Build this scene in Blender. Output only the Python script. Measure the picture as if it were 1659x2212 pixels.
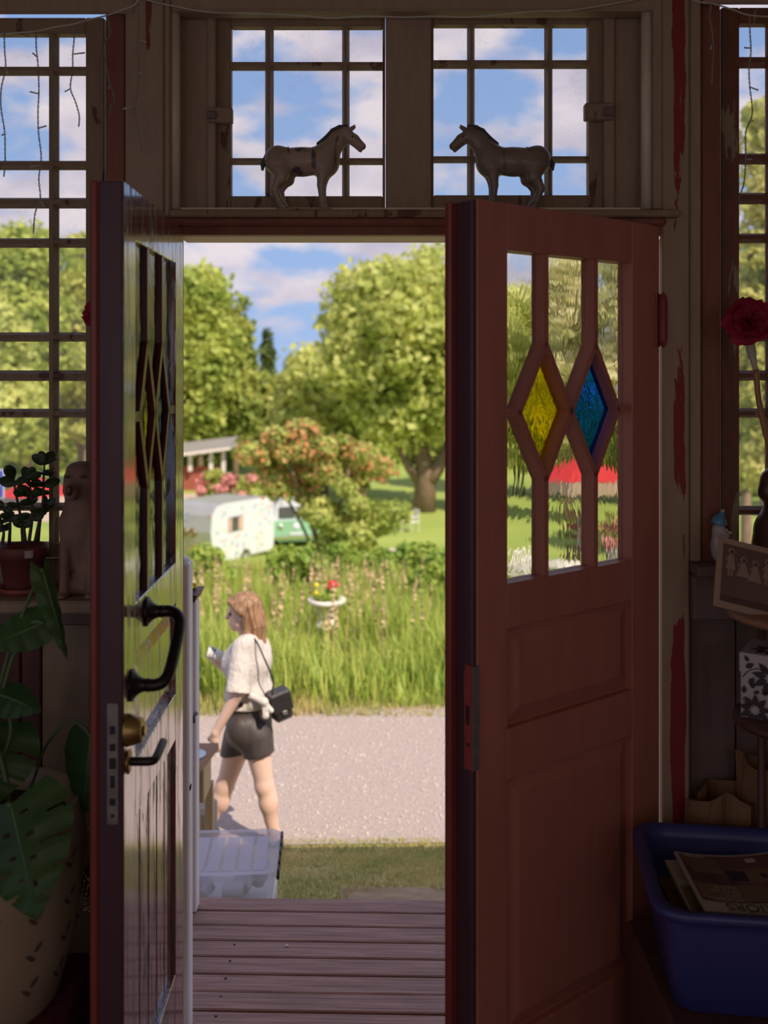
import bpy, math, random
import numpy as np
from mathutils import Vector, Matrix

for _o in list(bpy.data.objects):
    bpy.data.objects.remove(_o)
SC = bpy.context.scene
COL = SC.collection
random.seed(7)
RNG = np.random.default_rng(11)

# ------------------------------------------------------------------ camera
F = 2170.0            # focal length in pixels of the 1659x2212 frame
CZ = 1.99             # eye height above the floor
HOR = 800.0           # horizon row
cam_d = bpy.data.cameras.new('camera')
cam = bpy.data.objects.new('camera', cam_d)
COL.objects.link(cam)
cam.location = (0, 0, CZ)
cam.rotation_euler = (math.pi / 2, 0, 0)
cam_d.sensor_fit = 'VERTICAL'
cam_d.sensor_height = 24.0
cam_d.lens = 24.0 * F / 2212.0
cam_d.shift_y = -(1106.0 - HOR) / 2212.0
cam_d.clip_start = 0.05
cam_d.clip_end = 500
cam_d.dof.use_dof = True
cam_d.dof.focus_distance = 3.2
cam_d.dof.aperture_fstop = 1.55
SC.camera = cam

# ------------------------------------------------------------------ light
SUN_EL, SUN_AZ = math.radians(49), math.radians(38)
SUN_DIR = Vector((math.sin(SUN_AZ) * math.cos(SUN_EL), -math.cos(SUN_AZ) * math.cos(SUN_EL), math.sin(SUN_EL)))
sun_d = bpy.data.lights.new('sun', 'SUN')
sun_d.energy = 5.2
sun_d.angle = math.radians(0.6)
sun_d.color = (1.0, 0.87, 0.70)
sun = bpy.data.objects.new('sun', sun_d)
COL.objects.link(sun)
sun.rotation_euler = (-SUN_DIR).to_track_quat('-Z', 'Y').to_euler()
sun.location = SUN_DIR * 40


def make_world():
    w = bpy.data.worlds.new('sky')
    SC.world = w
    w.use_nodes = True
    nt = w.node_tree
    N, L = nt.nodes, nt.links
    N.clear()
    out = N.new('ShaderNodeOutputWorld')
    bg = N.new('ShaderNodeBackground')
    tc = N.new('ShaderNodeTexCoord')
    mp = N.new('ShaderNodeMapping')
    mp.inputs['Scale'].default_value = (1, 1, 2.2)
    mp.inputs['Location'].default_value = (3.1, 1.7, 0.35)
    n1 = N.new('ShaderNodeTexNoise')
    n1.inputs['Scale'].default_value = 6.5
    n1.inputs['Detail'].default_value = 9
    n1.inputs['Roughness'].default_value = 0.52
    n1.inputs['Distortion'].default_value = 0.15
    r1 = N.new('ShaderNodeValToRGB')
    r1.color_ramp.elements[0].position = 0.455
    r1.color_ramp.elements[1].position = 0.545
    n2 = N.new('ShaderNodeTexNoise')
    n2.inputs['Scale'].default_value = 11
    n2.inputs['Detail'].default_value = 6
    r2 = N.new('ShaderNodeValToRGB')
    r2.color_ramp.elements[0].position = 0.35
    r2.color_ramp.elements[0].color = (0.55, 0.51, 0.63, 1)
    r2.color_ramp.elements[1].position = 0.62
    r2.color_ramp.elements[1].color = (0.82, 0.74, 0.79, 1)
    sx = N.new('ShaderNodeSeparateXYZ')
    r3 = N.new('ShaderNodeValToRGB')      # blue by elevation
    r3.color_ramp.elements[0].position = 0.0
    r3.color_ramp.elements[0].color = (0.38, 0.54, 0.84, 1)
    r3.color_ramp.elements[1].position = 0.55
    r3.color_ramp.elements[1].color = (0.16, 0.29, 0.62, 1)
    mx = N.new('ShaderNodeMixRGB')
    L.new(tc.outputs['Generated'], mp.inputs['Vector'])
    L.new(mp.outputs[0], n1.inputs['Vector'])
    L.new(mp.outputs[0], n2.inputs['Vector'])
    L.new(n1.outputs['Fac'], r1.inputs[0])
    L.new(n2.outputs['Fac'], r2.inputs[0])
    L.new(tc.outputs['Generated'], sx.inputs[0])
    L.new(sx.outputs['Z'], r3.inputs[0])
    L.new(r1.outputs[0], mx.inputs[0])
    L.new(r3.outputs[0], mx.inputs[1])
    L.new(r2.outputs[0], mx.inputs[2])
    L.new(mx.outputs[0], bg.inputs[0])
    bg.inputs[1].default_value = 1.0
    L.new(bg.outputs[0], out.inputs[0])


make_world()
SC.view_settings.view_transform = 'Standard'
SC.view_settings.look = 'None'
SC.view_settings.gamma = 1.0
SC.view_settings.use_curve_mapping = False
SC.view_settings.exposure = 0.0
SC.cycles.use_denoising = True
SC.cycles.max_bounces = 8
SC.cycles.use_adaptive_sampling = True
SC.cycles.adaptive_threshold = 0.015
SC.cycles.diffuse_bounces = 4
SC.cycles.transparent_max_bounces = 16
SC.cycles.sample_clamp_indirect = 6.0

# ------------------------------------------------------------------ helpers


def W(px, py, d):
    return Vector(((px - 829.5) / F * d, d, CZ - (py - HOR) / F * d))


def wx(px, d):
    return (px - 829.5) / F * d


def wz(py, d):
    return CZ - (py - HOR) / F * d


ORG = {}


def tag(o, label=None, cat=None, group=None, kind=None):
    if label:
        o['label'] = label
    if cat:
        o['category'] = cat
    if group:
        o['group'] = group
    if kind:
        o['kind'] = kind
    return o


def E(name, loc, label=None, cat=None, group=None, kind=None):
    o = bpy.data.objects.new(name, None)
    o.empty_display_size = 0.1
    COL.objects.link(o)
    o.location = loc
    ORG[o.name] = Vector(loc)
    return tag(o, label, cat, group, kind)


def mesh_obj(name, verts, faces, mat, parent=None, smooth=False):
    V = np.asarray(verts, dtype=np.float64).reshape(-1, 3)
    lo, hi = V.min(0), V.max(0)
    org = Vector(((lo[0] + hi[0]) / 2, (lo[1] + hi[1]) / 2, (lo[2] + hi[2]) / 2))
    if parent is None:
        org.z = lo[2]
    me = bpy.data.meshes.new(name)
    VV = V - np.array(org)
    if isinstance(faces, np.ndarray):
        k = faces.shape[1]
        me.vertices.add(len(VV))
        me.vertices.foreach_set('co', VV.ravel().astype(np.float32))
        me.loops.add(faces.size)
        me.loops.foreach_set('vertex_index', faces.ravel().astype(np.int32))
        me.polygons.add(len(faces))
        me.polygons.foreach_set('loop_start', (np.arange(len(faces)) * k).astype(np.int32))
        me.polygons.foreach_set('loop_total', np.full(len(faces), k, dtype=np.int32))
        me.update(calc_edges=True)
    else:
        me.from_pydata(VV.tolist(), [], [tuple(int(i) for i in f) for f in faces])
        me.update()
    if smooth:
        me.polygons.foreach_set('use_smooth', [True] * len(me.polygons))
    if mat:
        me.materials.append(mat)
    o = bpy.data.objects.new(name, me)
    COL.objects.link(o)
    ORG[o.name] = org.copy()
    if parent is not None:
        o.parent = parent
        o.location = org - ORG[parent.name]
    else:
        o.location = org
    return o


def inst(src, name, loc, parent=None, rot=None, scale=None):
    """another object sharing src's mesh, at world location loc"""
    o = bpy.data.objects.new(name, src.data)
    COL.objects.link(o)
    loc = Vector(loc)
    ORG[o.name] = loc.copy()
    if parent is not None:
        o.parent = parent
        o.location = loc - ORG[parent.name]
    else:
        o.location = loc
    if rot is not None:
        o.rotation_euler = rot
    if scale is not None:
        o.scale = scale if hasattr(scale, '__len__') else (scale,) * 3
    return o


class G:
    def __init__(s):
        s.v = []
        s.f = []

    def add(s, vs, fs):
        o = len(s.v)
        s.v += [tuple(v) for v in vs]
        s.f += [tuple(i + o for i in f) for f in fs]
        return s

    def box(s, x0, x1, y0, y1, z0, z1, b=0.0):
        x0, x1 = min(x0, x1), max(x0, x1)
        y0, y1 = min(y0, y1), max(y0, y1)
        z0, z1 = min(z0, z1), max(z0, z1)
        b = min(b, (x1 - x0) * .45, (y1 - y0) * .45, (z1 - z0) * .45)
        if b <= 0:
            vs = [(x, y, z) for x in (x0, x1) for y in (y0, y1) for z in (z0, z1)]
            fs = [(0, 1, 3, 2), (4, 6, 7, 5), (0, 4, 5, 1), (2, 3, 7, 6), (0, 2, 6, 4), (1, 5, 7, 3)]
            return s.add(vs, fs)
        vs, idx = [], {}
        X, Y, Z = (x0, x1), (y0, y1), (z0, z1)
        sg = (1, -1)
        for i in (0, 1):
            for j in (0, 1):
                for k in (0, 1):
                    for a in range(3):
                        p = [X[i] + sg[i] * b, Y[j] + sg[j] * b, Z[k] + sg[k] * b]
                        p[a] = (X[i], Y[j], Z[k])[a]
                        idx[(i, j, k, a)] = len(vs)
                        vs.append(tuple(p))
        fs = []
        for a in range(3):
            o1, o2 = [q for q in range(3) if q != a]
            for e in (0, 1):
                ring = []
                for (m, n) in ((0, 0), (1, 0), (1, 1), (0, 1)):
                    c = [0, 0, 0]
                    c[a] = e
                    c[o1] = m
                    c[o2] = n
                    ring.append(idx[(c[0], c[1], c[2], a)])
                flip = (e == 0) ^ (a == 1)
                fs.append(tuple(reversed(ring)) if flip else tuple(ring))
        for a in range(3):           # edges along axis a
            o1, o2 = [q for q in range(3) if q != a]
            for m in (0, 1):
                for n in (0, 1):
                    q = []
                    for e in (0, 1):
                        c = [0, 0, 0]
                        c[a] = e
                        c[o1] = m
                        c[o2] = n
                        q.append((idx[(c[0], c[1], c[2], o1)], idx[(c[0], c[1], c[2], o2)]))
                    r = (q[0][0], q[1][0], q[1][1], q[0][1])
                    flip = (m == n) ^ (a == 1)
                    fs.append(r if flip else tuple(reversed(r)))
        for i in (0, 1):
            for j in (0, 1):
                for k in (0, 1):
                    t = (idx[(i, j, k, 0)], idx[(i, j, k, 1)], idx[(i, j, k, 2)])
                    fs.append(t if (i + j + k) % 2 == 1 else tuple(reversed(t)))
        return s.add(vs, fs)

    def tube(s, pts, r, n=8, cap=True):
        P = [Vector(p) for p in pts]
        R = r if hasattr(r, '__len__') else [r] * len(P)
        t0 = (P[1] - P[0]).normalized()
        up = Vector((0, 0, 1)) if abs(t0.z) < .9 else Vector((1, 0, 0))
        a = t0.cross(up).normalized()
        vs, fs = [], []
        for i, p in enumerate(P):
            t = (P[min(i + 1, len(P) - 1)] - P[max(i - 1, 0)])
            if t.length < 1e-9:
                t = t0
            t.normalize()
            a = (a - t * a.dot(t))
            if a.length < 1e-6:
                a = t.orthogonal()
            a.normalize()
            b = t.cross(a)
            for k in range(n):
                th = 2 * math.pi * k / n
                vs.append(p + (a * math.cos(th) + b * math.sin(th)) * R[i])
        for i in range(len(P) - 1):
            for k in range(n):
                k2 = (k + 1) % n
                fs.append((i * n + k, i * n + k2, (i + 1) * n + k2, (i + 1) * n + k))
        if cap:
            fs.append(tuple(reversed(range(n))))
            fs.append(tuple((len(P) - 1) * n + k for k in range(n)))
        return s.add(vs, fs)

    def lathe(s, prof, c=(0, 0, 0), n=24, axis=None, cap=True):
        c = Vector(c)
        Q = Matrix.Identity(3) if axis is None else Vector((0, 0, 1)).rotation_difference(Vector(axis)).to_matrix()
        vs, fs = [], []
        for (r, z) in prof:
            for k in range(n):
                th = 2 * math.pi * k / n
                vs.append(c + Q @ Vector((r * math.cos(th), r * math.sin(th), z)))
        for i in range(len(prof) - 1):
            for k in range(n):
                k2 = (k + 1) % n
                fs.append((i * n + k, i * n + k2, (i + 1) * n + k2, (i + 1) * n + k))
        if cap:
            fs.append(tuple(reversed(range(n))))
            fs.append(tuple((len(prof) - 1) * n + k for k in range(n)))
        return s.add(vs, fs)

    def prism(s, poly, t0, t1, fn=None):
        """poly of (a,b); extruded over t; default maps (a,t,b)->(x,y,z)"""
        fn = fn or (lambda a, t, b: (a, t, b))
        n = len(poly)
        vs = [fn(a, t0, b) for a, b in poly] + [fn(a, t1, b) for a, b in poly]
        area = sum(poly[i][0] * poly[(i + 1) % n][1] - poly[(i + 1) % n][0] * poly[i][1] for i in range(n))
        f0, f1 = tuple(range(n)), tuple(reversed(range(n, 2 * n)))
        fs = [f0, f1] + [(i, i + n, (i + 1) % n + n, (i + 1) % n) for i in range(n)]
        if (area < 0) ^ (t1 < t0):
            fs = [tuple(reversed(f)) for f in fs]
        return s.add(vs, fs)

    def ell(s, c, r, n=16, m=10, R=None):
        c = Vector(c)
        r = r if hasattr(r, '__len__') else (r, r, r)
        vs, fs = [], []
        for i in range(m + 1):
            ph = math.pi * i / m
            for k in range(n):
                th = 2 * math.pi * k / n
                v = Vector((r[0] * math.sin(ph) * math.cos(th), r[1] * math.sin(ph) * math.sin(th), r[2] * math.cos(ph)))
                vs.append(c + (R @ v if R else v))
        for i in range(m):
            for k in range(n):
                k2 = (k + 1) % n
                fs.append((i * n + k, (i + 1) * n + k, (i + 1) * n + k2, i * n + k2))
        return s.add(vs, fs)

    def build(s, name, mat, parent=None, smooth=False, xf=None):
        vs = s.v
        if xf is not None:
            vs = [tuple(xf(Vector(v))) for v in vs] if callable(xf) else [tuple(xf @ Vector(v)) for v in vs]
        return mesh_obj(name, vs, s.f, mat, parent, smooth)


def bez(p, n=16):
    """Catmull-Rom through points"""
    P = [Vector(q) for q in p]
    P = [P[0] * 2 - P[1]] + P + [P[-1] * 2 - P[-2]]
    out = []
    for i in range(1, len(P) - 2):
        for k in range(n):
            t = k / n
            a, b, c, d = P[i - 1], P[i], P[i + 1], P[i + 2]
            out.append(0.5 * ((2 * b) + (c - a) * t + (2 * a - 5 * b + 4 * c - d) * t * t + (3 * b - a - 3 * c + d) * t ** 3))
    out.append(P[-2])
    return out


# ------------------------------------------------------------------ SDF modelling (one continuous organic surface)
class SDF:
    def __init__(s, h):
        s.h = h
        s.ops = []

    def cap(s, a, b, ra, rb=None, k=0.02, op='u'):
        s.ops.append(('c', np.array(a, float), np.array(b, float), ra, ra if rb is None else rb, k, op))
        return s

    def ell(s, c, r, R=None, k=0.02, op='u'):
        r = np.array(r if hasattr(r, '__len__') else (r, r, r), float)
        s.ops.append(('e', np.array(c, float), r, None if R is None else np.array(R, float), 0, k, op))
        return s

    def plane(s, p, n):
        """keep the side the normal points away from"""
        s.ops.append(('p', np.array(p, float), np.array(n, float) / np.linalg.norm(n), None, 0, 0, 'i'))
        return s

    def mesh(s):
        h = s.h
        los, his = [], []
        for o in s.ops:
            if o[6] != 'u':
                continue
            if o[0] == 'c':
                r = max(o[3], o[4])
                los.append(np.minimum(o[1], o[2]) - r)
                his.append(np.maximum(o[1], o[2]) + r)
            else:
                r = o[2].max() if o[3] is not None else o[2]
                los.append(o[1] - r)
                his.append(o[1] + r)
        lo = np.min(los, 0) - 4 * h
        hi = np.max(his, 0) + 4 * h
        n = np.ceil((hi - lo) / h).astype(int) + 1
        ax = [(lo[i] + np.arange(n[i]) * h).astype(np.float32) for i in range(3)]
        D = np.full(n, 1.0, np.float32)
        for o in s.ops:
            kind, op, k = o[0], o[6], o[5]
            if kind == 'p':
                d = ((ax[0][:, None, None] - o[1][0]) * o[2][0] + (ax[1][None, :, None] - o[1][1]) * o[2][1]
                     + (ax[2][None, None, :] - o[1][2]) * o[2][2]).astype(np.float32)
                D = np.maximum(D, d)
                continue
            if kind == 'c':
                r = max(o[3], o[4])
                bl, bh = np.minimum(o[1], o[2]) - r, np.maximum(o[1], o[2]) + r
            else:
                r = o[2].max() if o[3] is not None else o[2]
                bl, bh = o[1] - r, o[1] + r
            m = k + 3 * h
            i0 = np.maximum(((bl - m - lo) / h).astype(int), 0)
            i1 = np.minimum(((bh + m - lo) / h).astype(int) + 2, n)
            if np.any(i1 <= i0):
                continue
            sl = tuple(slice(i0[i], i1[i]) for i in range(3))
            x = ax[0][sl[0]][:, None, None]
            y = ax[1][sl[1]][None, :, None]
            z = ax[2][sl[2]][None, None, :]
            if kind == 'c':
                a, b = o[1], o[2]
                ab = b - a
                L2 = max(float(ab @ ab), 1e-12)
                t = np.clip(((x - a[0]) * ab[0] + (y - a[1]) * ab[1] + (z - a[2]) * ab[2]) / L2, 0, 1)
                d = np.sqrt((x - a[0] - t * ab[0]) ** 2 + (y - a[1] - t * ab[1]) ** 2 + (z - a[2] - t * ab[2]) ** 2) \
                    - (o[3] + (o[4] - o[3]) * t)
            else:
                c, r = o[1], o[2]
                X, Y, Z = x - c[0], y - c[1], z - c[2]
                if o[3] is not None:
                    R = o[3].T
                    X, Y, Z = (R[0, 0] * X + R[0, 1] * Y + R[0, 2] * Z, R[1, 0] * X + R[1, 1] * Y + R[1, 2] * Z,
                               R[2, 0] * X + R[2, 1] * Y + R[2, 2] * Z)
                q0 = np.sqrt((X / r[0]) ** 2 + (Y / r[1]) ** 2 + (Z / r[2]) ** 2)
                q1 = np.sqrt((X / r[0] ** 2) ** 2 + (Y / r[1] ** 2) ** 2 + (Z / r[2] ** 2) ** 2) + 1e-9
                d = q0 * (q0 - 1) / q1
            d = d.astype(np.float32)
            e = D[sl]
            if op == 'u':
                hh = np.maximum(k - np.abs(e - d), 0) / max(k, 1e-6)
                D[sl] = np.minimum(e, d) - hh * hh * k * .25
            else:
                d = -d
                hh = np.maximum(k - np.abs(e - d), 0) / max(k, 1e-6)
                D[sl] = np.maximum(e, d) + hh * hh * k * .25
        return surface_net(D, lo, h)


def surface_net(D, lo, h):
    S = D < 0
    nx, ny, nz = D.shape
    cnt = np.zeros((nx - 1, ny - 1, nz - 1), np.int8)
    acc = np.zeros((nx - 1, ny - 1, nz - 1, 3), np.float32)
    for a in range(3):
        o1, o2 = [q for q in range(3) if q != a]
        for m in (0, 1):
            for n in (0, 1):
                st = [0, 0, 0]
                st[o1], st[o2] = m, n
                s0 = tuple(slice(st[i], st[i] + D.shape[i] - 1) for i in range(3))
                st2 = list(st)
                st2[a] += 1
                s1 = tuple(slice(st2[i], st2[i] + D.shape[i] - 1) for i in range(3))
                d0, d1 = D[s0], D[s1]
                cr = (d0 < 0) != (d1 < 0)
                t = np.where(cr, d0 / np.where(d0 == d1, 1, d0 - d1), 0)
                cnt += cr
                for q in range(3):
                    acc[..., q] += np.where(cr, t if q == a else st[q], 0)
    act = cnt > 0
    ids = np.full(cnt.shape, -1, np.int64)
    ids[act] = np.arange(act.sum())
    base = np.argwhere(act)
    V = (base + acc[act] / cnt[act][:, None]) * h + lo
    faces = []
    for a in range(3):
        o1, o2 = [(1, 2), (2, 0), (0, 1)][a]
        sl0 = [slice(None)] * 3
        sl0[a] = slice(0, -1)
        sl1 = [slice(None)] * 3
        sl1[a] = slice(1, None)
        A, B = S[tuple(sl0)], S[tuple(sl1)]
        e = np.argwhere(A != B)
        e = e[(e[:, o1] > 0) & (e[:, o2] > 0) & (e[:, o1] < D.shape[o1] - 1) & (e[:, o2] < D.shape[o2] - 1)]
        ins = A[tuple(e.T)]
        q = []
        for (m, n) in ((1, 1), (0, 1), (0, 0), (1, 0)):
            c = e.copy()
            c[:, o1] -= m
            c[:, o2] -= n
            q.append(ids[tuple(c.T)])
        Q = np.stack(q, 1)
        Q[~ins] = Q[~ins][:, ::-1]
        faces.append(Q)
    Fc = np.concatenate(faces)
    Fc = Fc[(Fc >= 0).all(1)]
    return V, Fc


def sdf_obj(s, name, mat, parent=None, xf=None):
    V, Fc = s.mesh()
    if xf is not None:
        Mx = np.array(xf)
        V = V @ Mx[:3, :3].T + Mx[:3, 3]
        if np.linalg.det(Mx[:3, :3]) < 0:
            Fc = Fc[:, ::-1]
    return mesh_obj(name, V, np.ascontiguousarray(Fc), mat, parent, True)


# ------------------------------------------------------------------ materials
def nodes(name):
    m = bpy.data.materials.new(name)
    m.use_nodes = True
    nt = m.node_tree
    nt.nodes.clear()
    out = nt.nodes.new('ShaderNodeOutputMaterial')
    return m, nt.nodes, nt.links, out


def c4(c):
    return (c[0], c[1], c[2], 1)


def ramp(N, stops):
    r = N.new('ShaderNodeValToRGB')
    el = r.color_ramp.elements
    while len(el) < len(stops):
        el.new(0.5)
    for e, (p, c) in zip(el, stops):
        e.position = p
        e.color = c4(c) if hasattr(c, '__len__') else (c, c, c, 1)
    return r


def coords(N, L, stretch, offset=(0, 0, 0), rnd=True):
    tc = N.new('ShaderNodeTexCoord')
    mp = N.new('ShaderNodeMapping')
    mp.inputs['Scale'].default_value = stretch
    L.new(tc.outputs['Object'], mp.inputs['Vector'])
    if rnd:
        oi = N.new('ShaderNodeObjectInfo')
        mul = N.new('ShaderNodeMath')
        mul.operation = 'MULTIPLY'
        mul.inputs[1].default_value = 37.0
        L.new(oi.outputs['Random'], mul.inputs[0])
        cx = N.new('ShaderNodeCombineXYZ')
        for i in range(3):
            L.new(mul.outputs[0], cx.inputs[i])
        L.new(cx.outputs[0], mp.inputs['Location'])
    else:
        mp.inputs['Location'].default_value = offset
    return mp


def noise(N, L, mp, scale, detail=6, rough=.55, dist=0):
    n = N.new('ShaderNodeTexNoise')
    n.inputs['Scale'].default_value = scale
    n.inputs['Detail'].default_value = detail
    n.inputs['Roughness'].default_value = rough
    n.inputs['Distortion'].default_value = dist
    L.new(mp.outputs[0], n.inputs['Vector'])
    return n


def bumpn(N, L, src, strength, dist=.01):
    b = N.new('ShaderNodeBump')
    b.inputs['Strength'].default_value = strength
    b.inputs['Distance'].default_value = dist
    L.new(src, b.inputs['Height'])
    return b


def P(name, c1, c2=None, rough=.6, scale=8, stretch=(1, 1, 1), bump=0, bscale=None, metal=0, spec=.5, ramp_=(.35, .65),
      coat=0, trans=0, sheen=0, bdist=.01, sss=0):
    """principled material with a two-colour noise"""
    m, N, L, out = nodes(name)
    b = N.new('ShaderNodeBsdfPrincipled')
    b.inputs['Roughness'].default_value = rough
    b.inputs['Metallic'].default_value = metal
    b.inputs['Specular IOR Level'].default_value = spec
    b.inputs['Coat Weight'].default_value = coat
    b.inputs['Transmission Weight'].default_value = trans
    b.inputs['Subsurface Weight'].default_value = sss
    if sss:
        b.inputs['Subsurface Radius'].default_value = (.02, .008, .005)
    mp = coords(N, L, stretch)
    n = noise(N, L, mp, scale)
    r = ramp(N, [(ramp_[0], c1), (ramp_[1], c2 or c1)])
    L.new(n.outputs['Fac'], r.inputs[0])
    L.new(r.outputs[0], b.inputs['Base Color'])
    if bump:
        n2 = noise(N, L, mp, bscale or scale * 3, 8)
        L.new(bumpn(N, L, n2.outputs['Fac'], bump, bdist).outputs[0], b.inputs['Normal'])
    L.new(b.outputs[0], out.inputs[0])
    return m


def PEEL(name, paint, paint2, under, thr=.62, stretch=(6, 6, 1.2), scale=2.5, rough=.6, center=None, width=.03, bump=.5, spec=.4):
    """old paint that has flaked away in patches to the coat below"""
    m, N, L, out = nodes(name)
    b = N.new('ShaderNodeBsdfPrincipled')
    b.inputs['Roughness'].default_value = rough
    b.inputs['Specular IOR Level'].default_value = spec
    mp = coords(N, L, stretch, rnd=True)
    n = noise(N, L, mp, scale, 10, .62, .3)
    src = n.outputs['Fac']
    if center is not None:      # the flaking follows one board edge
        tc = N.new('ShaderNodeTexCoord')
        sx = N.new('ShaderNodeSeparateXYZ')
        L.new(tc.outputs['Object'], sx.inputs[0])
        s1 = N.new('ShaderNodeMath')
        s1.operation = 'SUBTRACT'
        s1.inputs[1].default_value = center
        L.new(sx.outputs['X'], s1.inputs[0])
        s2 = N.new('ShaderNodeMath')
        s2.operation = 'ABSOLUTE'
        L.new(s1.outputs[0], s2.inputs[0])
        mr = N.new('ShaderNodeMapRange')
        mr.inputs['From Min'].default_value = width * .5
        mr.inputs['From Max'].default_value = width * 1.6
        mr.inputs['To Min'].default_value = .105
        mr.inputs['To Max'].default_value = -.3
        L.new(s2.outputs[0], mr.inputs['Value'])
        ad = N.new('ShaderNodeMath')
        L.new(src, ad.inputs[0])
        L.new(mr.outputs[0], ad.inputs[1])
        src = ad.outputs[0]
    r = ramp(N, [(thr, 0.0), (thr + .012, 1.0)])
    L.new(src, r.inputs[0])
    n2 = noise(N, L, mp, scale * 4, 6)
    r2 = ramp(N, [(.35, paint), (.7, paint2)])
    L.new(n2.outputs['Fac'], r2.inputs[0])
    mx = N.new('ShaderNodeMixRGB')
    L.new(r.outputs[0], mx.inputs[0])
    L.new(r2.outputs[0], mx.inputs[1])
    mx.inputs[2].default_value = c4(under)
    L.new(mx.outputs[0], b.inputs['Base Color'])
    inv = N.new('ShaderNodeMath')
    inv.operation = 'MULTIPLY_ADD'
    inv.inputs[1].default_value = -1.0
    L.new(r.outputs[0], inv.inputs[0])
    L.new(n2.outputs['Fac'], inv.inputs[2])
    L.new(bumpn(N, L, inv.outputs[0], bump, .003).outputs[0], b.inputs['Normal'])
    L.new(b.outputs[0], out.inputs[0])
    return m


def LEAF(name, c1, c2, scale=1.5, transl=.35, rough=.5, c3=None):
    m, N, L, out = nodes(name)
    d = N.new('ShaderNodeBsdfPrincipled')
    d.inputs['Roughness'].default_value = rough
    d.inputs['Specular IOR Level'].default_value = .3
    t = N.new('ShaderNodeBsdfTranslucent')
    mx = N.new('ShaderNodeMixShader')
    mx.inputs[0].default_value = transl
    mp = coords(N, L, (1, 1, 1))
    n = noise(N, L, mp, scale, 5)
    st = [(.32, c1), (.62, c2)] + ([(.72, c3)] if c3 else [])
    r = ramp(N, st)
    L.new(n.outputs['Fac'], r.inputs[0])
    L.new(r.outputs[0], d.inputs['Base Color'])
    L.new(r.outputs[0], t.inputs['Color'])
    L.new(d.outputs[0], mx.inputs[1])
    L.new(t.outputs[0], mx.inputs[2])
    L.new(mx.outputs[0], out.inputs[0])
    return m


def GLASS(name, tint=(1, 1, 1), dirt=.04, refl=.6):
    """old window pane: see-through, faint reflection, specks of dirt"""
    m, N, L, out = nodes(name)
    t = N.new('ShaderNodeBsdfTransparent')
    t.inputs[0].default_value = c4(tint)
    g = N.new('ShaderNodeBsdfGlossy')
    g.inputs['Roughness'].default_value = .04
    fr = N.new('ShaderNodeFresnel')
    fr.inputs[0].default_value = 1.3
    mu = N.new('ShaderNodeMath')
    mu.operation = 'MULTIPLY'
    mu.inputs[1].default_value = refl
    L.new(fr.outputs[0], mu.inputs[0])
    m1 = N.new('ShaderNodeMixShader')
    L.new(mu.outputs[0], m1.inputs[0])
    L.new(t.outputs[0], m1.inputs[1])
    L.new(g.outputs[0], m1.inputs[2])
    df = N.new('ShaderNodeBsdfTranslucent')
    df.inputs[0].default_value = (.75, .72, .68, 1)
    mp = coords(N, L, (1, 1, 1))
    n = noise(N, L, mp, 120, 4, .7)
    n2 = noise(N, L, mp, 14, 5)
    ad = N.new('ShaderNodeMath')
    ad.operation = 'MULTIPLY'
    L.new(n.outputs['Fac'], ad.inputs[0])
    L.new(n2.outputs['Fac'], ad.inputs[1])
    r = ramp(N, [(.30, dirt), (.46, dirt * 4)])
    L.new(ad.outputs[0], r.inputs[0])
    m2 = N.new('ShaderNodeMixShader')
    L.new(r.outputs[0], m2.inputs[0])
    L.new(m1.outputs[0], m2.inputs[1])
    L.new(df.outputs[0], m2.inputs[2])
    L.new(m2.outputs[0], out.inputs[0])
    return m


def WAVYGLASS(name, tint=(1, 1, 1), bump=.25, scale=9, ior=1.12, rough=.0, dist=.01, refl=1.0, fior=1.35):
    """rolled glass with ripples that bend the view"""
    m, N, L, out = nodes(name)
    rf = N.new('ShaderNodeBsdfRefraction')
    rf.inputs['Color'].default_value = c4(tint)
    rf.inputs['Roughness'].default_value = rough
    rf.inputs['IOR'].default_value = ior
    g = N.new('ShaderNodeBsdfGlossy')
    g.inputs['Roughness'].default_value = .06
    fr = N.new('ShaderNodeFresnel')
    fr.inputs[0].default_value = fior
    mu = N.new('ShaderNodeMath')
    mu.operation = 'MULTIPLY'
    mu.inputs[1].default_value = refl
    L.new(fr.outputs[0], mu.inputs[0])
    mp = coords(N, L, (1, 1, .55))
    n = noise(N, L, mp, scale, 3, .5, .4)
    b = bumpn(N, L, n.outputs['Fac'], bump, dist)
    L.new(b.outputs[0], rf.inputs['Normal'])
    L.new(b.outputs[0], g.inputs['Normal'])
    mx = N.new('ShaderNodeMixShader')
    L.new(mu.outputs[0], mx.inputs[0])
    L.new(rf.outputs[0], mx.inputs[1])
    L.new(g.outputs[0], mx.inputs[2])
    L.new(mx.outputs[0], out.inputs[0])
    return m


M = {}
M['beige'] = PEEL('old beige paint', (.36, .25, .165), (.31, .21, .14), (.15, .035, .025), thr=.73)
M['beige_l'] = PEEL('beige paint flaking by the joint', (.36, .25, .165), (.31, .21, .14), (.20, .035, .025), thr=.60, center=0.012, width=.014, scale=1.6)
M['beige_r'] = PEEL('beige paint flaking to red', (.36, .25, .165), (.31, .21, .14), (.24, .022, .022), thr=.592, center=.008, width=.026, scale=1.25)
M['pale_mould'] = PEEL('pale moulding paint', (.66, .56, .42), (.58, .48, .36), (.16, .09, .06), thr=.70, rough=.35)  # lighter colour stands in for the light the half-rounds catch
M['sash'] = PEEL('sash paint', (.30, .205, .125), (.24, .155, .095), (.13, .05, .03), thr=.60)
M['sash_r'] = PEEL('worn red sash paint', (.20, .075, .04), (.15, .055, .032), (.30, .22, .14), thr=.60)
M['redboard'] = P('red brown board', (.24, .075, .04), (.19, .055, .03), .55, 4, (8, 8, .6), .15)
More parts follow.
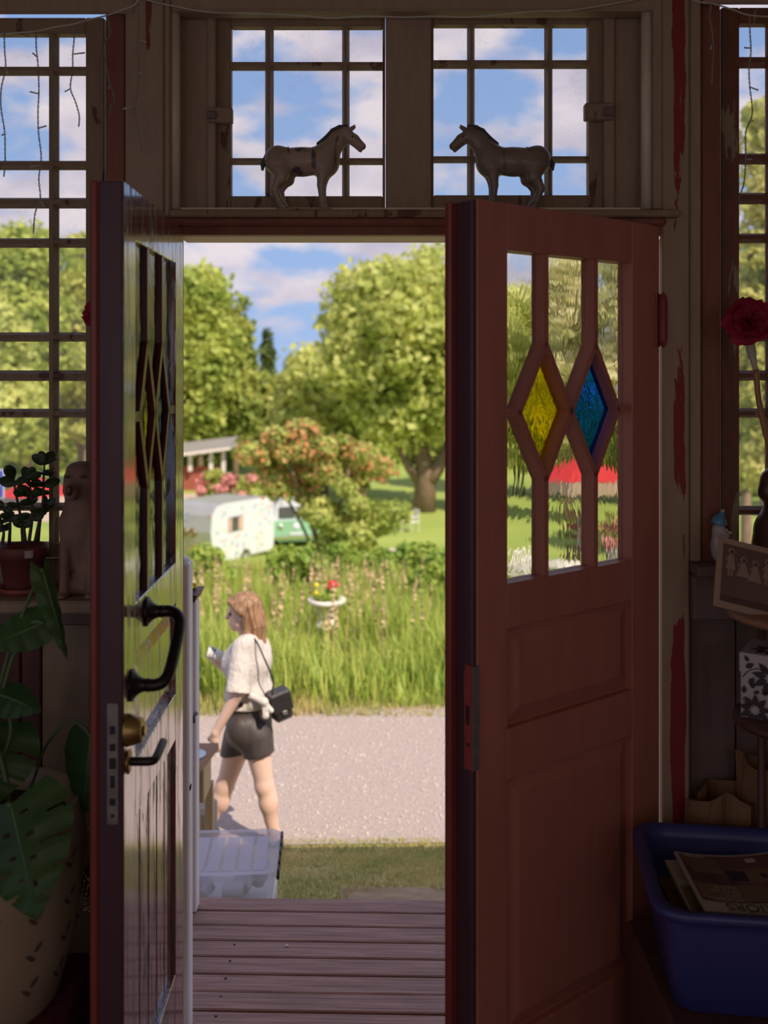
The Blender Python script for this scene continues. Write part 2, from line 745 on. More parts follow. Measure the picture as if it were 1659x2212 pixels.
M['cream'] = PEEL('cream exterior paint', (.80, .70, .50), (.72, .62, .42), (.25, .17, .10), thr=.70, stretch=(1, 6, 6), scale=4)
M['darkwall'] = P('dark boarding', (.19, .125, .11), (.15, .095, .09), .7, 4, (6, 6, .5), .2)
M['maroonwall'] = P('maroon boarding', (.16, .05, .045), (.11, .035, .035), .6, 4, (6, 6, .5), .2)
M['plaster'] = P('pale room wall', (.62, .55, .45), (.58, .50, .40), .8, 3)
M['floor'] = P('floor boards', (.28, .17, .10), (.20, .12, .07), .5, 4, (6, .5, 6), .15)
M['ceil'] = P('ceiling boards', (.55, .48, .38), (.50, .42, .33), .7, 3)
M['door_in'] = P('inner door paint', (.47, .172, .128), (.41, .145, .108), .42, 3, (6, 6, .8), .12, spec=.4)
M['door_edge'] = P('dark door edge', (.075, .03, .04), (.055, .022, .03), .5, 3, (4, 4, .5), .1)


def glossy_door():
    m, N, L, out = nodes('weathered glossy maroon paint')
    b = N.new('ShaderNodeBsdfPrincipled')
    b.inputs['Specular IOR Level'].default_value = 1.0
    b.inputs['Coat Weight'].default_value = 1.0
    b.inputs['Coat IOR'].default_value = 2.7
    b.inputs['Coat Roughness'].default_value = .09
    mp = coords(N, L, (18, 18, 2.2))
    n = noise(N, L, mp, 2.2, 9, .6, .6)
    r = ramp(N, [(.42, (.17, .028, .032)), (.56, (.13, .018, .024)), (.60, (.03, .012, .012))])
    L.new(n.outputs['Fac'], r.inputs[0])
    L.new(r.outputs[0], b.inputs['Base Color'])
    rr = ramp(N, [(.5, .2), (.60, .6)])
    L.new(n.outputs['Fac'], rr.inputs[0])
    L.new(rr.outputs[0], b.inputs['Roughness'])
    cr = ramp(N, [(.54, 1.0), (.60, .0)])
    L.new(n.outputs['Fac'], cr.inputs[0])
    bp = bumpn(N, L, cr.outputs[0], .35, .003)
    L.new(bp.outputs[0], b.inputs['Normal'])
    L.new(bp.outputs[0], b.inputs['Coat Normal'])
    L.new(b.outputs[0], out.inputs[0])
    return m


M['door_out'] = glossy_door()
M['maroon_bar'] = P('maroon glazing bar', (.11, .018, .03), (.085, .012, .022), .28, 3, (6, 6, 1), .15, spec=.6)
M['glass'] = GLASS('old window glass')
M['wavy'] = WAVYGLASS('rippled clear glass', (.97, .97, .95), .5, 10, 1.12)
M['wavy_l'] = WAVYGLASS('rippled reflective glass', (.97, .97, .95), .35, 14, 1.12, 0, .006, 1.0, 2.0)
M['yellow'] = WAVYGLASS('yellow cathedral glass', (.97, .86, .06), .55, 22, 1.2, .06)
M['blue'] = WAVYGLASS('blue cathedral glass', (.07, .40, .95), .55, 22, 1.2, .06)
M['bronze'] = P('dark bronze', (.055, .045, .04), (.035, .028, .026), .36, 20, metal=.85, bump=.05)
M['brass'] = P('worn brass', (.45, .31, .11), (.34, .22, .08), .35, 20, metal=.9)
M['steel'] = P('grey steel', (.30, .29, .28), (.22, .21, .2), .45, 30, metal=.6)
M['dark'] = P('dark recess', (.02, .016, .018), None, .7)
M['redmetal'] = PEEL('red painted metal', (.36, .05, .045), (.30, .04, .04), (.05, .03, .03), thr=.6, stretch=(20, 20, 20), scale=2)
M['hinge'] = P('red painted hinge', (.24, .045, .035), (.20, .035, .03), .4, 8)
M['deck'] = P('brown deck board', (.46, .255, .20), (.26, .135, .105), .6, 5, (.7, 14, 14), .5, 8, ramp_=(.34, .66))
M['white_paint'] = P('weathered white paint', (.92, .88, .86), (.82, .78, .77), .6, 5, (6, 6, 1), .1)
M['pine'] = P('raw pine', (.62, .45, .27), (.52, .36, .20), .6, 4, (10, 10, .8), .1)
M['brownwood'] = P('brown stained wood', (.33, .16, .085), (.25, .11, .06), .5, 4, (1, 10, 10), .1)
M['darkbrown'] = P('dark brown wood', (.10, .042, .03), (.07, .03, .022), .5, 4, (8, 8, 1), .1)
M['concrete'] = P('concrete', (.50, .44, .37), (.42, .36, .30), .85, 12, bump=.4)
M['plastic'] = None


def clear_plastic(name='milky clear plastic', lo=.32):
    m, N, L, out = nodes(name)
    t = N.new('ShaderNodeBsdfTransparent')
    t.inputs[0].default_value = (.97, .96, .99, 1)
    d = N.new('ShaderNodeBsdfPrincipled')
    d.inputs['Base Color'].default_value = (.86, .82, .88, 1)
    d.inputs['Roughness'].default_value = .25
    tl = N.new('ShaderNodeBsdfTranslucent')
    tl.inputs[0].default_value = (.88, .84, .92, 1)
    m0 = N.new('ShaderNodeMixShader')
    m0.inputs[0].default_value = .4
    L.new(d.outputs[0], m0.inputs[1])
    L.new(tl.outputs[0], m0.inputs[2])
    mx = N.new('ShaderNodeMixShader')
    lw = N.new('ShaderNodeLayerWeight')
    lw.inputs[0].default_value = .35
    mr = N.new('ShaderNodeMapRange')
    mr.inputs['To Min'].default_value = lo
    mr.inputs['To Max'].default_value = .85
    L.new(lw.outputs['Facing'], mr.inputs['Value'])
    L.new(mr.outputs[0], mx.inputs[0])
    L.new(t.outputs[0], mx.inputs[1])
    L.new(m0.outputs[0], mx.inputs[2])
    L.new(mx.outputs[0], out.inputs[0])
    return m


M['plastic'] = clear_plastic()
M['tubplastic'] = clear_plastic('clear tub plastic', .14)
M['cup'] = P('white cup', (.82, .80, .78), (.76, .74, .72), .4, 4)
M['black'] = P('black plastic', (.02, .02, .022), None, .4)
M['terracotta'] = P('terracotta', (.22, .055, .045), (.17, .042, .036), .6, 6, bump=.1)
M['terracotta2'] = P('orange terracotta', (.34, .085, .05), (.28, .07, .04), .5, 6)
M['soil'] = P('soil', (.05, .035, .028), (.03, .02, .016), .9, 30, bump=.6)
M['jade'] = LEAF('jade leaf', (.035, .060, .022), (.055, .085, .030), 10, .12, .3)
M['jadestem'] = P('jade stem', (.11, .075, .055), (.07, .05, .04), .7, 20, bump=.3)
M['monstera'] = LEAF('monstera leaf', (.05, .125, .04), (.10, .19, .05), 5, .5, .3)
M['monstera_stem'] = P('monstera stem', (.10, .17, .06), (.08, .14, .05), .5, 5)
M['dogstone'] = P('carved pale wood', (.36, .22, .16), (.25, .14, .10), .7, 10, bump=.5, bscale=25, ramp_=(.4, .6))
M['statue'] = P('dark carved wood', (.12, .052, .035), (.085, .036, .026), .35, 5, (6, 6, 1), .1)
M['porcelain'] = P('figurine glaze', (.46, .42, .40), (.40, .36, .34), .25, 5)
M['bluecap'] = P('blue glaze', (.10, .27, .42), (.08, .22, .36), .25, 5)
M['wire'] = P('pale wire', (.55, .50, .42), (.48, .43, .36), .4, 10)
M['strand'] = P('twisted clear wire', (.36, .33, .28), (.20, .18, .15), .3, 400, metal=.3)
M['gold'] = P('gold bead', (.62, .50, .28), None, .22, 5, metal=.9)
M['red_petal'] = LEAF('red petal', (.30, .012, .035), (.42, .02, .05), 12, .45, .6)
M['stem_orange'] = P('amber stem', (.36, .16, .05), (.28, .12, .04), .35, 6)
M['stem_tape'] = P('pale tape', (.45, .42, .33), (.36, .33, .26), .6, 10)
M['crate'] = P('blue plastic crate', (.045, .050, .20), (.036, .042, .17), .36, 5)
M['paper'] = P('magazine paper', (.40, .34, .27), (.36, .31, .25), .45, 6)
M['cover_dark'] = P('cover picture', (.16, .075, .06), (.09, .04, .045), .35, 9)
M['cover_mid'] = P('cover picture olive', (.20, .14, .075), (.14, .095, .055), .35, 9)
M['print_dark'] = P('print ink', (.035, .02, .03), None, .5)
M['print_pale'] = P('pale print', (.42, .35, .27), None, .5)
M['kraft'] = P('kraft paper', (.25, .13, .06), (.18, .09, .045), .7, 6, bump=.3)
M['boxwhite'] = P('patterned card', (.48, .43, .41), (.44, .39, .37), .5, 5)
M['sepia_card'] = P('card border', (.36, .25, .18), (.33, .23, .16), .55, 6)
M['sepia_bg'] = P('sepia print ground', (.17, .095, .07), (.13, .07, .055), .55, 4)
M['sepia_lt'] = P('sepia print light', (.32, .21, .15), (.29, .19, .14), .55, 8)
M['sepia_dk'] = P('sepia print dark', (.085, .045, .038), None, .55, 8)
M['potcream'] = P('cream ceramic', (.40, .31, .21), (.36, .27, .18), .4, 3)
M['potleaf'] = P('dark leaf relief', (.10, .075, .06), None, .5)
M['stoolred'] = P('dark red cloth', (.16, .03, .04), (.12, .025, .035), .85, 8)
M['horse_a'] = None
M['mane'] = P('dark glaze', (.07, .055, .05), (.05, .04, .04), .35, 8)


def horse_mat(name, c1, c2, drip):
    m, N, L, out = nodes(name)
    b = N.new('ShaderNodeBsdfPrincipled')
    b.inputs['Roughness'].default_value = .38
    mp = coords(N, L, (30, 30, 3))
    n = noise(N, L, mp, 1.1, 3, .4)
    mp2 = coords(N, L, (1, 1, 1))
    n2 = noise(N, L, mp2, 30, 6)
    r2 = ramp(N, [(.35, c1), (.65, c2)])
    L.new(n2.outputs['Fac'], r2.inputs[0])
    r = ramp(N, [(.64, 0.0), (.68, 1.0)])
    L.new(n.outputs['Fac'], r.inputs[0])
    mx = N.new('ShaderNodeMixRGB')
    L.new(r.outputs[0], mx.inputs[0])
    L.new(r2.outputs[0], mx.inputs[1])
    mx.inputs[2].default_value = c4(drip)
    L.new(mx.outputs[0], b.inputs['Base Color'])
    L.new(b.outputs[0], out.inputs[0])
    return m


M['horse_a'] = horse_mat('speckled cream glaze', (.40, .30, .22), (.32, .23, .165), (.10, .075, .08))
M['horse_b'] = horse_mat('brown cream glaze', (.26, .19, .14), (.20, .145, .11), (.15, .11, .085))
# outdoors
M['lawn'] = P('lawn ground', (.60, .47, .19), (.46, .40, .13), .9, 3, bump=.4)
M['earth'] = P('bare earth', (.50, .34, .20), (.38, .26, .15), .95, 12, bump=.6)
M['blade'] = LEAF('short grass', (.70, .57, .25), (.44, .47, .15), 3.2, .4, .6, (.74, .58, .32))
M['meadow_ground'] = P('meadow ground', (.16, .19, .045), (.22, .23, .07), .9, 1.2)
M['meadow'] = LEAF('tall grass', (.40, .50, .085), (.58, .62, .15), .9, .45, .6, (.70, .60, .26))
M['weed'] = LEAF('broad weeds', (.24, .38, .06), (.42, .52, .10), 1.4, .35, .5)
M['sorrel'] = P('rusty seed heads', (.60, .38, .25), (.55, .42, .22), .9, 3)
M['farlawn'] = P('far lawn', (.36, .43, .09), (.26, .36, .065), .9, .25)
M['farroad'] = P('pale road', (.62, .47, .38), (.52, .40, .33), .95, 2)
M['gravel'] = P('gravel', (.58, .47, .42), (.42, .34, .32), .95, 45, bump=.9, bscale=60, bdist=.02, ramp_=(.3, .7))
M['pebble'] = P('pebble', (.62, .52, .47), (.42, .36, .34), .85, 6)
M['bark'] = P('bark', (.27, .185, .12), (.18, .12, .08), .9, 3, (4, 4, 1), .5)
M['fol_lime'] = LEAF('lime foliage', (.34, .44, .085), (.64, .68, .18), .6, .45)
M['fol_willow'] = LEAF('willow foliage', (.48, .55, .13), (.76, .76, .27), .6, .45)
M['fol_dark'] = LEAF('dark foliage', (.24, .33, .07), (.50, .52, .13), .6, .4)
M['fol_yellow'] = LEAF('yellow green foliage', (.46, .50, .11), (.74, .70, .24), .6, .45)
M['fol_pale'] = LEAF('pale foliage', (.66, .65, .28), (.86, .80, .48), .5, .45)
M['fol_bush'] = LEAF('bush foliage', (.34, .43, .09), (.64, .66, .20), 1.0, .4)
M['fol_spruce'] = LEAF('spruce foliage', (.09, .14, .04), (.16, .20, .06), .8, .2)
M['blossom'] = LEAF('orange blossom', (.66, .25, .10), (.72, .40, .18), 1.5, .3)
M['white_van'] = P('white caravan paint', (.74, .77, .86), (.70, .73, .82), .35, 2)
M['silver'] = P('silver caravan sheet', (.50, .49, .47), (.44, .43, .40), .35, 1.5, metal=.35)
M['mint'] = P('mint green paint', (.30, .55, .36), (.26, .50, .33), .3, 2)
M['winglass'] = P('dark window', (.07, .075, .085), (.10, .10, .11), .1, 2)
M['curtain'] = P('peach curtain', (.68, .46, .36), (.60, .40, .31), .8, 6)
M['tyre'] = P('tyre', (.03, .03, .03), None, .8)
M['chrome'] = P('chrome', (.8, .8, .8), None, .12, metal=1)
M['redbarn'] = P('falu red boards', (.42, .11, .085), (.36, .09, .07), .8, 4, (6, 6, 1), .2)
M['roofgrey'] = P('grey roofing', (.34, .31, .31), (.28, .26, .26), .8, 4)
M['plaster_w'] = P('white painted wood', (.84, .78, .76), (.78, .72, .70), .6, 4)
M['redcloth'] = LEAF('red canopy', (.72, .05, .05), (.66, .04, .045), 1, .25, .8)
M['fringe'] = P('straw fringe', (.60, .44, .30), (.50, .36, .24), .9, 12, (8, 8, 1), .3)
M['urn'] = P('white urn', (.86, .80, .74), (.74, .68, .60), .7, 4, bump=.2)
M['urn_sh'] = P('grey urn', (.62, .58, .54), (.5, .46, .42), .8, 6, bump=.2)
M['redflower'] = P('red bloom', (.72, .03, .05), (.6, .02, .04), .6, 8)
M['yellowflower'] = P('yellow bloom', (.86, .68, .03), (.8, .6, .03), .6, 8)
M['pinkflower'] = P('pink bloom', (.75, .35, .30), (.65, .25, .25), .7, 4)
M['signblue'] = P('blue sign', (.05, .07, .42), None, .4)
M['skin'] = P('skin', (.80, .54, .44), (.76, .50, .40), .5, 5, sss=.08)
M['shirt'] = P('cream cloth', (.72, .65, .60), (.66, .59, .55), .85, 4, (2, 2, .9), 1.0, 6, bdist=.05)
M['shorts'] = P('dark grey shorts', (.085, .066, .062), (.055, .043, .042), .45, 4, (3, 3, .7), .5, 5, bdist=.02)
M['hair'] = P('light brown hair', (.44, .25, .13), (.20, .10, .055), .40, 9, (9, 9, .5), .6, 6, bdist=.02, ramp_=(.40, .60))
M['shoe'] = P('dark shoe', (.03, .03, .045), None, .6)
M['bag'] = P('black leather', (.035, .03, .03), (.022, .02, .02), .32, 20, bump=.1)
M['cupband'] = P('patterned cup band', (.06, .06, .06), (.7, .68, .66), .5, 60, ramp_=(.5, .54))
M['stone'] = P('field stone', (.62, .54, .45), (.48, .42, .36), .9, 3, bump=.4)

# ================================================================== STRUCTURE
D = 2.80                    # inner face of the front wall
DO = 3.00                   # outer face
FLOOR_Z = 0.0
CEIL_Z = CZ + 1.14
RX, RB = 2.1, -2.6          # half width and back of the room


def sbox(name, x0, x1, y0, y1, z0, z1, mat, parent=None, b=.003, label=None, cat=None):
    o = G().box(x0, x1, y0, y1, z0, z1, b).build(name, mat, parent)
    if parent is None:
        tag(o, label, cat, None, 'structure')
    return o


def pbox(name, px0, px1, py0, py1, d0, d1, mat, parent=None, b=.003, label=None, cat=None):
    """box whose front face, at depth d0, covers these pixels"""
    return sbox(name, wx(px0, d0), wx(px1, d0), d0, d1, wz(py1, d0), wz(py0, d0), mat, parent, b, label, cat)


sbox('floor', -RX - .1, RX + .1, RB - .1, DO - .02, -.12, 0, M['floor'], b=0, label='dark wooden floor of the porch room', cat='floor')
sbox('ceiling', -RX - .1, RX + .1, RB - .1, DO - .02, CEIL_Z, CEIL_Z + .05, M['ceil'], b=0, label='painted board ceiling of the porch room', cat='ceiling')
roof = G()
roof.prism([(DO + .32, CZ + 1.37), (DO + .32, CZ + 1.45), (0.2, CZ + 2.8), (-3.4, CZ + 1.41), (-3.4, CZ + 1.33), (0.2, CZ + 2.65)], -RX - 1.5, RX + 6.0, lambda a, t, b: (t, a, b))
tag(roof.build('roof', M['roofgrey']), 'grey pitched roof over the porch, out of sight above', 'roof', None, 'structure')

# wall_front: sheathing around the openings, with the boards below the windows as parts
wf = E('wall_front', (0, D, 0), 'timber front wall around the open double doors', 'wall', None, 'structure')
LW0, LW1 = wx(-146, 2.88), wx(226, 2.88)
RW0, RW1 = wx(1557, 2.88), wx(1935, 2.88)
sillL, sillR = CZ - .612, CZ - .534
sbox('sheathing', -RX - .1, LW0, 2.84, DO, 0, CEIL_Z + .2, M['darkwall'], wf)
sbox('sheathing', RW1, RX + .1, 2.84, DO, 0, CEIL_Z + .2, M['darkwall'], wf)
sbox('sheathing', -RX - .1, RX + .1, 2.94, DO, CZ + 1.115, CEIL_Z + .3, M['beige'], wf)
sbox('sheathing', LW0, wx(228, D), 2.87, DO, 0, sillL - .03, M['darkwall'], wf)
sbox('sheathing', wx(1515, D), RW1, 2.87, DO, 0, sillR - .03, M['darkwall'], wf)
sbox('sheathing', LW0, wx(228, D), 2.885, 2.96, sillL - .03, wz(1206, 2.885), M['beige'], wf)
sbox('sheathing', wx(1515, D), RW1, 2.885, 2.96, sillR - .03, wz(1216, 2.885), M['darkwall'], wf)
# boards below the left window
xs = [-1.30, -1.165, -1.03, wx(88, 2.84), wx(196, 2.84), wx(228, 2.84)]
for i in range(5):
    mat = M['maroonwall'] if i in (1, 2) else (M['beige'] if i == 3 else M['darkwall'])
    sbox('plank', xs[i] + .002, xs[i + 1] - .002, 2.845, 2.87, .02, sillL - .06, mat, wf, .004)
xs = [wx(1492, 2.84), wx(1592, 2.84), wx(1692, 2.84), wx(1800, 2.84), RW1]
for i in range(4):
    sbox('plank', xs[i] + .002, xs[i + 1] - .002, 2.845, 2.87, .02, sillR - .12, M['darkwall'], wf, .004)

# other unseen walls, pale and with windows added to bring daylight into the room
def wall_with_openings(name, axis, pos, th, a0, a1, z0, z1, holes, mat, label):
    """axis 'x': wall spans y at x=pos; axis 'y': wall spans x at y=pos. holes = list of (a,b,zl,zh)"""
    root = E(name, (pos if axis == 'x' else 0, 0 if axis == 'x' else pos, 0), label, 'wall', None, 'structure')
    cuts = sorted(holes)
    cur = a0
    def bx(nm, a, b, l, h, m=mat, t0=0, t1=th):
        if axis == 'x':
            sbox(nm, pos + t0, pos + t1, a, b, l, h, m, root, 0)
        else:
            sbox(nm, a, b, pos + t0, pos + t1, l, h, m, root, 0)
    for (a, b, l, h) in cuts:
        bx('wall_panel', cur, a, z0, z1)
        bx('wall_panel', a, b, z0, l)
        bx('wall_panel', a, b, h, z1)
        for k in range(1, 3):
            q = a + (b - a) * k / 3
            bx('window_bar', q - .02, q + .02, l, h, M['sash'], th * .3, th * .6)
        zq = (l + h) / 2
        bx('window_bar', a, b, zq - .02, zq + .02, M['sash'], th * .3, th * .6)
        cur = b
    bx('wall_panel', cur, a1, z0, z1)
    return root


wall_with_openings('wall_left', 'x', -RX - .1, .1, RB - .1, 2.84, 0, CEIL_Z, [(-2.2, -.5, .9, 2.5), (-.1, 1.6, .9, 2.5)], M['plaster'], 'pale side wall left of the camera with tall windows')
wall_with_openings('wall_right', 'x', RX, .1, RB - .1, 2.84, 0, CEIL_Z, [(-2.2, -.9, 1.0, 2.3)], M['plaster'], 'pale side wall right of the camera with tall windows')
wall_with_openings('wall_back', 'y', RB - .1, .1, -RX, RX, 0, CEIL_Z, [(-1.7, -.2, .9, 2.4), (.2, 1.7, .9, 2.4)], M['plaster'], 'pale back wall behind the camera')

# posts, jambs, header -------------------------------------------------
tn = [0]


def trim(px0, px1, py0, py1, d0, d1, mat, label, b=.004):
    tn[0] += 1
    return pbox('trim_%d' % tn[0], px0, px1, py0, py1, d0, d1, mat, None, b, label, 'trim')


PB = 2342        # row where the floor meets the wall
trim(228, 270, -20, PB, 2.802, 2.90, M['redboard'], 'red brown upright board beside the left window')
trim(270, 353, -20, PB, 2.79, DO - .01, M['beige_l'], 'beige left door post with flaked red streaks')
trim(354, 367, -20, PB, 2.795, DO - .01, M['beige'], 'narrow beige strip along the left door post')
trim(1432, 1490, -20, PB, 2.79, 2.825, M['beige_r'], 'beige right door post with a long red flaked streak')
trim(1412, 1432, -20, 452, 2.795, 2.99, M['beige'], 'narrow beige strip above the right door hinge')
trim(1491, 1515, -20, 1214, 2.795, 2.87, M['beige'], 'beige strip between right door post and red board')
trim(1515, 1556, -20, 1225, 2.81, 2.90, M['redboard'], 'red brown upright board beside the right window')
# half-round mouldings of the transom recess
for px, lab in ((377, 'pale half-round moulding left of the transom'), (1397, 'pale half-round moulding right of the transom')):
    tn[0] += 1
    o = G().tube([(wx(px, 2.83), 2.83, wz(452, 2.83)), (wx(px, 2.83), 2.83, wz(-10, 2.83))], .0165, 14).build('trim_%d' % tn[0], M['pale_mould'], None, True)
    tag(o, lab, 'trim', None, 'structure')
trim(384, 450, -5, 452, 2.89, 2.96, M['beige'], 'beige recessed panel left of the transom windows', .002)
trim(1328, 1388, -5, 452, 2.89, 2.96, M['beige'], 'beige recessed panel right of the transom windows', .002)
trim(447, 465, 25, 452, 2.875, 2.93, M['beige'], 'thin beige batten at the left transom hinge')
trim(1306, 1329, 25, 452, 2.875, 2.93, M['beige'], 'thin beige batten at the right transom hinge')
trim(833, 932, 30, 452, 2.90, 2.95, M['beige'], 'wide beige mullion between the two transom windows')
trim(365, 1420, -60, 22, 2.80, 2.87, M['beige'], 'beige beam running along the top of the wall', .008)
trim(-300, 290, -60, 28, 2.785, 2.80, M['beige'], 'dark beige head board over the left window')
trim(1520, 1960, -60, 7, 2.785, 2.80, M['beige'], 'dark beige head board over the right window')
# header: ledge, face, soffit
trim(366, 1470, 452, 468, 2.755, 2.95, M['sash'], 'dark brown ledge under the transom where two horses stand', .004)
trim(366, 1440, 468, 487, 2.775, 2.94, M['redboard'], 'red brown moulding under the transom ledge', .006)
trim(366, 1440, 484, 507, 2.80, 2.84, M['redboard'], 'red brown door head board', .002)
tn[0] += 1
tag(G().box(wx(395, D) - .03, wx(1432, D) + .01, 2.835, DO + .01, CZ + .382, CZ + .46, .002).build('trim_%d' % tn[0], M['cream']), 'sunny cream soffit over the doorway', 'trim', None, 'structure')
tn[0] += 1
tag(G().box(wx(367, D) - .02, wx(394, DO) - .004, 2.855, DO + .01, 0, CZ + .382, .003).build('trim_%d' % tn[0], M['cream']), 'cream door jamb behind the left leaf', 'trim', None, 'structure')
tn[0] += 1
tag(G().box(wx(1432, D) + .024, wx(1487, D), 2.826, DO + .01, 0, CZ + .382, .001).build('trim_%d' % tn[0], M['cream']), 'pale door jamb glowing in the gap behind the right leaf', 'trim', None, 'structure')
tn[0] += 1
tag(G().box(wx(394, D), wx(1432, D), 2.82, DO + .02, -.10, -.002, .004).build('trim_%d' % tn[0], M['sash']), 'worn threshold under the doors', 'trim', None, 'structure')

# sills
tag(G().box(LW0, wx(270, 2.70), 2.66, 2.93, sillL - .035, sillL, .006).build('trim_%d' % (tn[0] + 1), M['beige']), 'wide beige sill under the left window', 'sill', None, 'structure')
tag(G().box(LW0, wx(228, D), 2.74, 2.845, sillL - .085, sillL - .036, .006).build('trim_%d' % (tn[0] + 2), M['darkwall']), 'apron board under the left sill', 'trim', None, 'structure')
tag(G().box(wx(1491, 2.79), RW1, 2.72, 2.93, sillR - .03, sillR, .006).build('trim_%d' % (tn[0] + 3), M['darkwall']), 'dark sill under the right window', 'sill', None, 'structure')
tag(G().box(wx(1491, 2.79), RW1, 2.76, 2.845, sillR - .155, sillR - .031, .006).build('trim_%d' % (tn[0] + 4), M['darkwall']), 'dark apron board under the right sill', 'trim', None, 'structure')
tn[0] += 4


def window(n, d, cols, rows, outer, mat, label, glass=None, bars=None):
    px0, px1, py0, py1 = outer
    root = E('window_%d' % n, W((px0 + px1) / 2, py1, d), label, 'window', None, 'structure')
    t = .04
    g = d + .030
    X = [(wx(a, g), wx(b, g)) for a, b in cols]
    Z = [(wz(b, g), wz(a, g)) for a, b in rows]
    X0, X1, Z0, Z1 = wx(px0, d), wx(px1, d), wz(py1, d), wz(py0, d)
    def fr(nm, x0, x1, z0, z1):
        return G().box(x0, x1, d, d + t, z0, z1, .003).build(nm, mat, root)
    fr('stile', X0, X[0][0] - .002, Z0, Z1)
    fr('stile', X[-1][1] + .002, X1, Z0, Z1)
    fr('rail', X[0][0] - .002, X[-1][1] + .002, Z[0][1] + .003, Z1)
    fr('rail', X[0][0] - .002, X[-1][1] + .002, Z0, Z[-1][0] - .003)
    bm = bars or mat
    for i in range(len(X) - 1):
        a, b = X[i][1], X[i + 1][0]
        m, w = (a + b) / 2, (b - a) / 2
        poly = [(m - w, g + .006), (m - w, g - .004), (m - w * .42, d + .002), (m + w * .42, d + .002), (m + w, g - .004), (m + w, g + .006)]
        G().prism(poly, Z[-1][0] - .004, Z[0][1] + .004, lambda a, t_, b: (a, b, t_)).build('muntin', bm, root)
    for j in range(len(Z) - 1):
        a, b = Z[j + 1][1], Z[j][0]
        m, w = (a + b) / 2, (b - a) / 2
        poly = [(m - w, g + .006), (m - w, g - .004), (m - w * .42, d + .003), (m + w * .42, d + .003), (m + w, g - .004), (m + w, g + .006)]
        G().prism(poly, X[0][0] - .004, X[-1][1] + .004, lambda a, t_, b: (t_, b, a)).build('muntin', bm, root)
    for x in X:
        for z in Z:
            G().box(x[0] - .004, x[1] + .004, g, g + .003, z[0] - .004, z[1] + .004).build('pane', glass or M['glass'], root)
    return root


rowsL = [(82, 145), (163, 348), (367, 428), (450, 515), (535, 718), (738, 800), (823, 883), (902, 1086), (1103, 1168)]
rowsR = [(60, 124), (147, 332), (355, 417), (441, 505), (525, 718), (738, 800), (822, 882), (902, 1093), (1112, 1182)]
window(1, 2.86, [(-110, -62), (-45, 107), (127, 190)], rowsL, (-146, 225, 38, 1205), M['sash'], 'tall left window of many small panes behind the jade plant')
window(2, 2.91, [(503, 573), (591, 739), (755, 825)], [(66, 135), (152, 342), (356, 425)], (466, 832, 28, 452), M['sash'], 'left transom window behind the right-facing horse')
window(3, 2.91, [(937, 1009), (1025, 1176), (1193, 1266)], [(62, 131), (148, 338), (352, 423)], (933, 1304, 26, 452), M['sash'], 'right transom window behind the left-facing horse')
window(4, 2.86, [(1591, 1654), (1672, 1825), (1843, 1905)], rowsR, (1558, 1935, 16, 1216), M['sash_r'], 'tall right window of many small panes behind the red flower', None, M['sash_r'])
# wooden turn latches on the transoms
def latch(px0, px1, py0, py1, d, parent_name, lab):
    t = E('window_latch', W((px0 + px1) / 2, py1, d), lab, 'latch')
    pbox('latch_plate', px0, px1, py0, py1, d, d + .03, M['sash'], t)
    pbox('keeper', px0 + (px1 - px0) * (.0 if px0 < 800 else .62), px0 + (px1 - px0) * (.38 if px0 < 800 else 1.0), py0 + 8, py1 - 8, d - .01, d + .0, M['darkwall'], t)
    return t


latch(446, 501, 231, 264, 2.862, None, 'small wooden latch on the left transom frame')
latch(1264, 1328, 222, 258, 2.862, None, 'small wooden latch on the right transom frame')

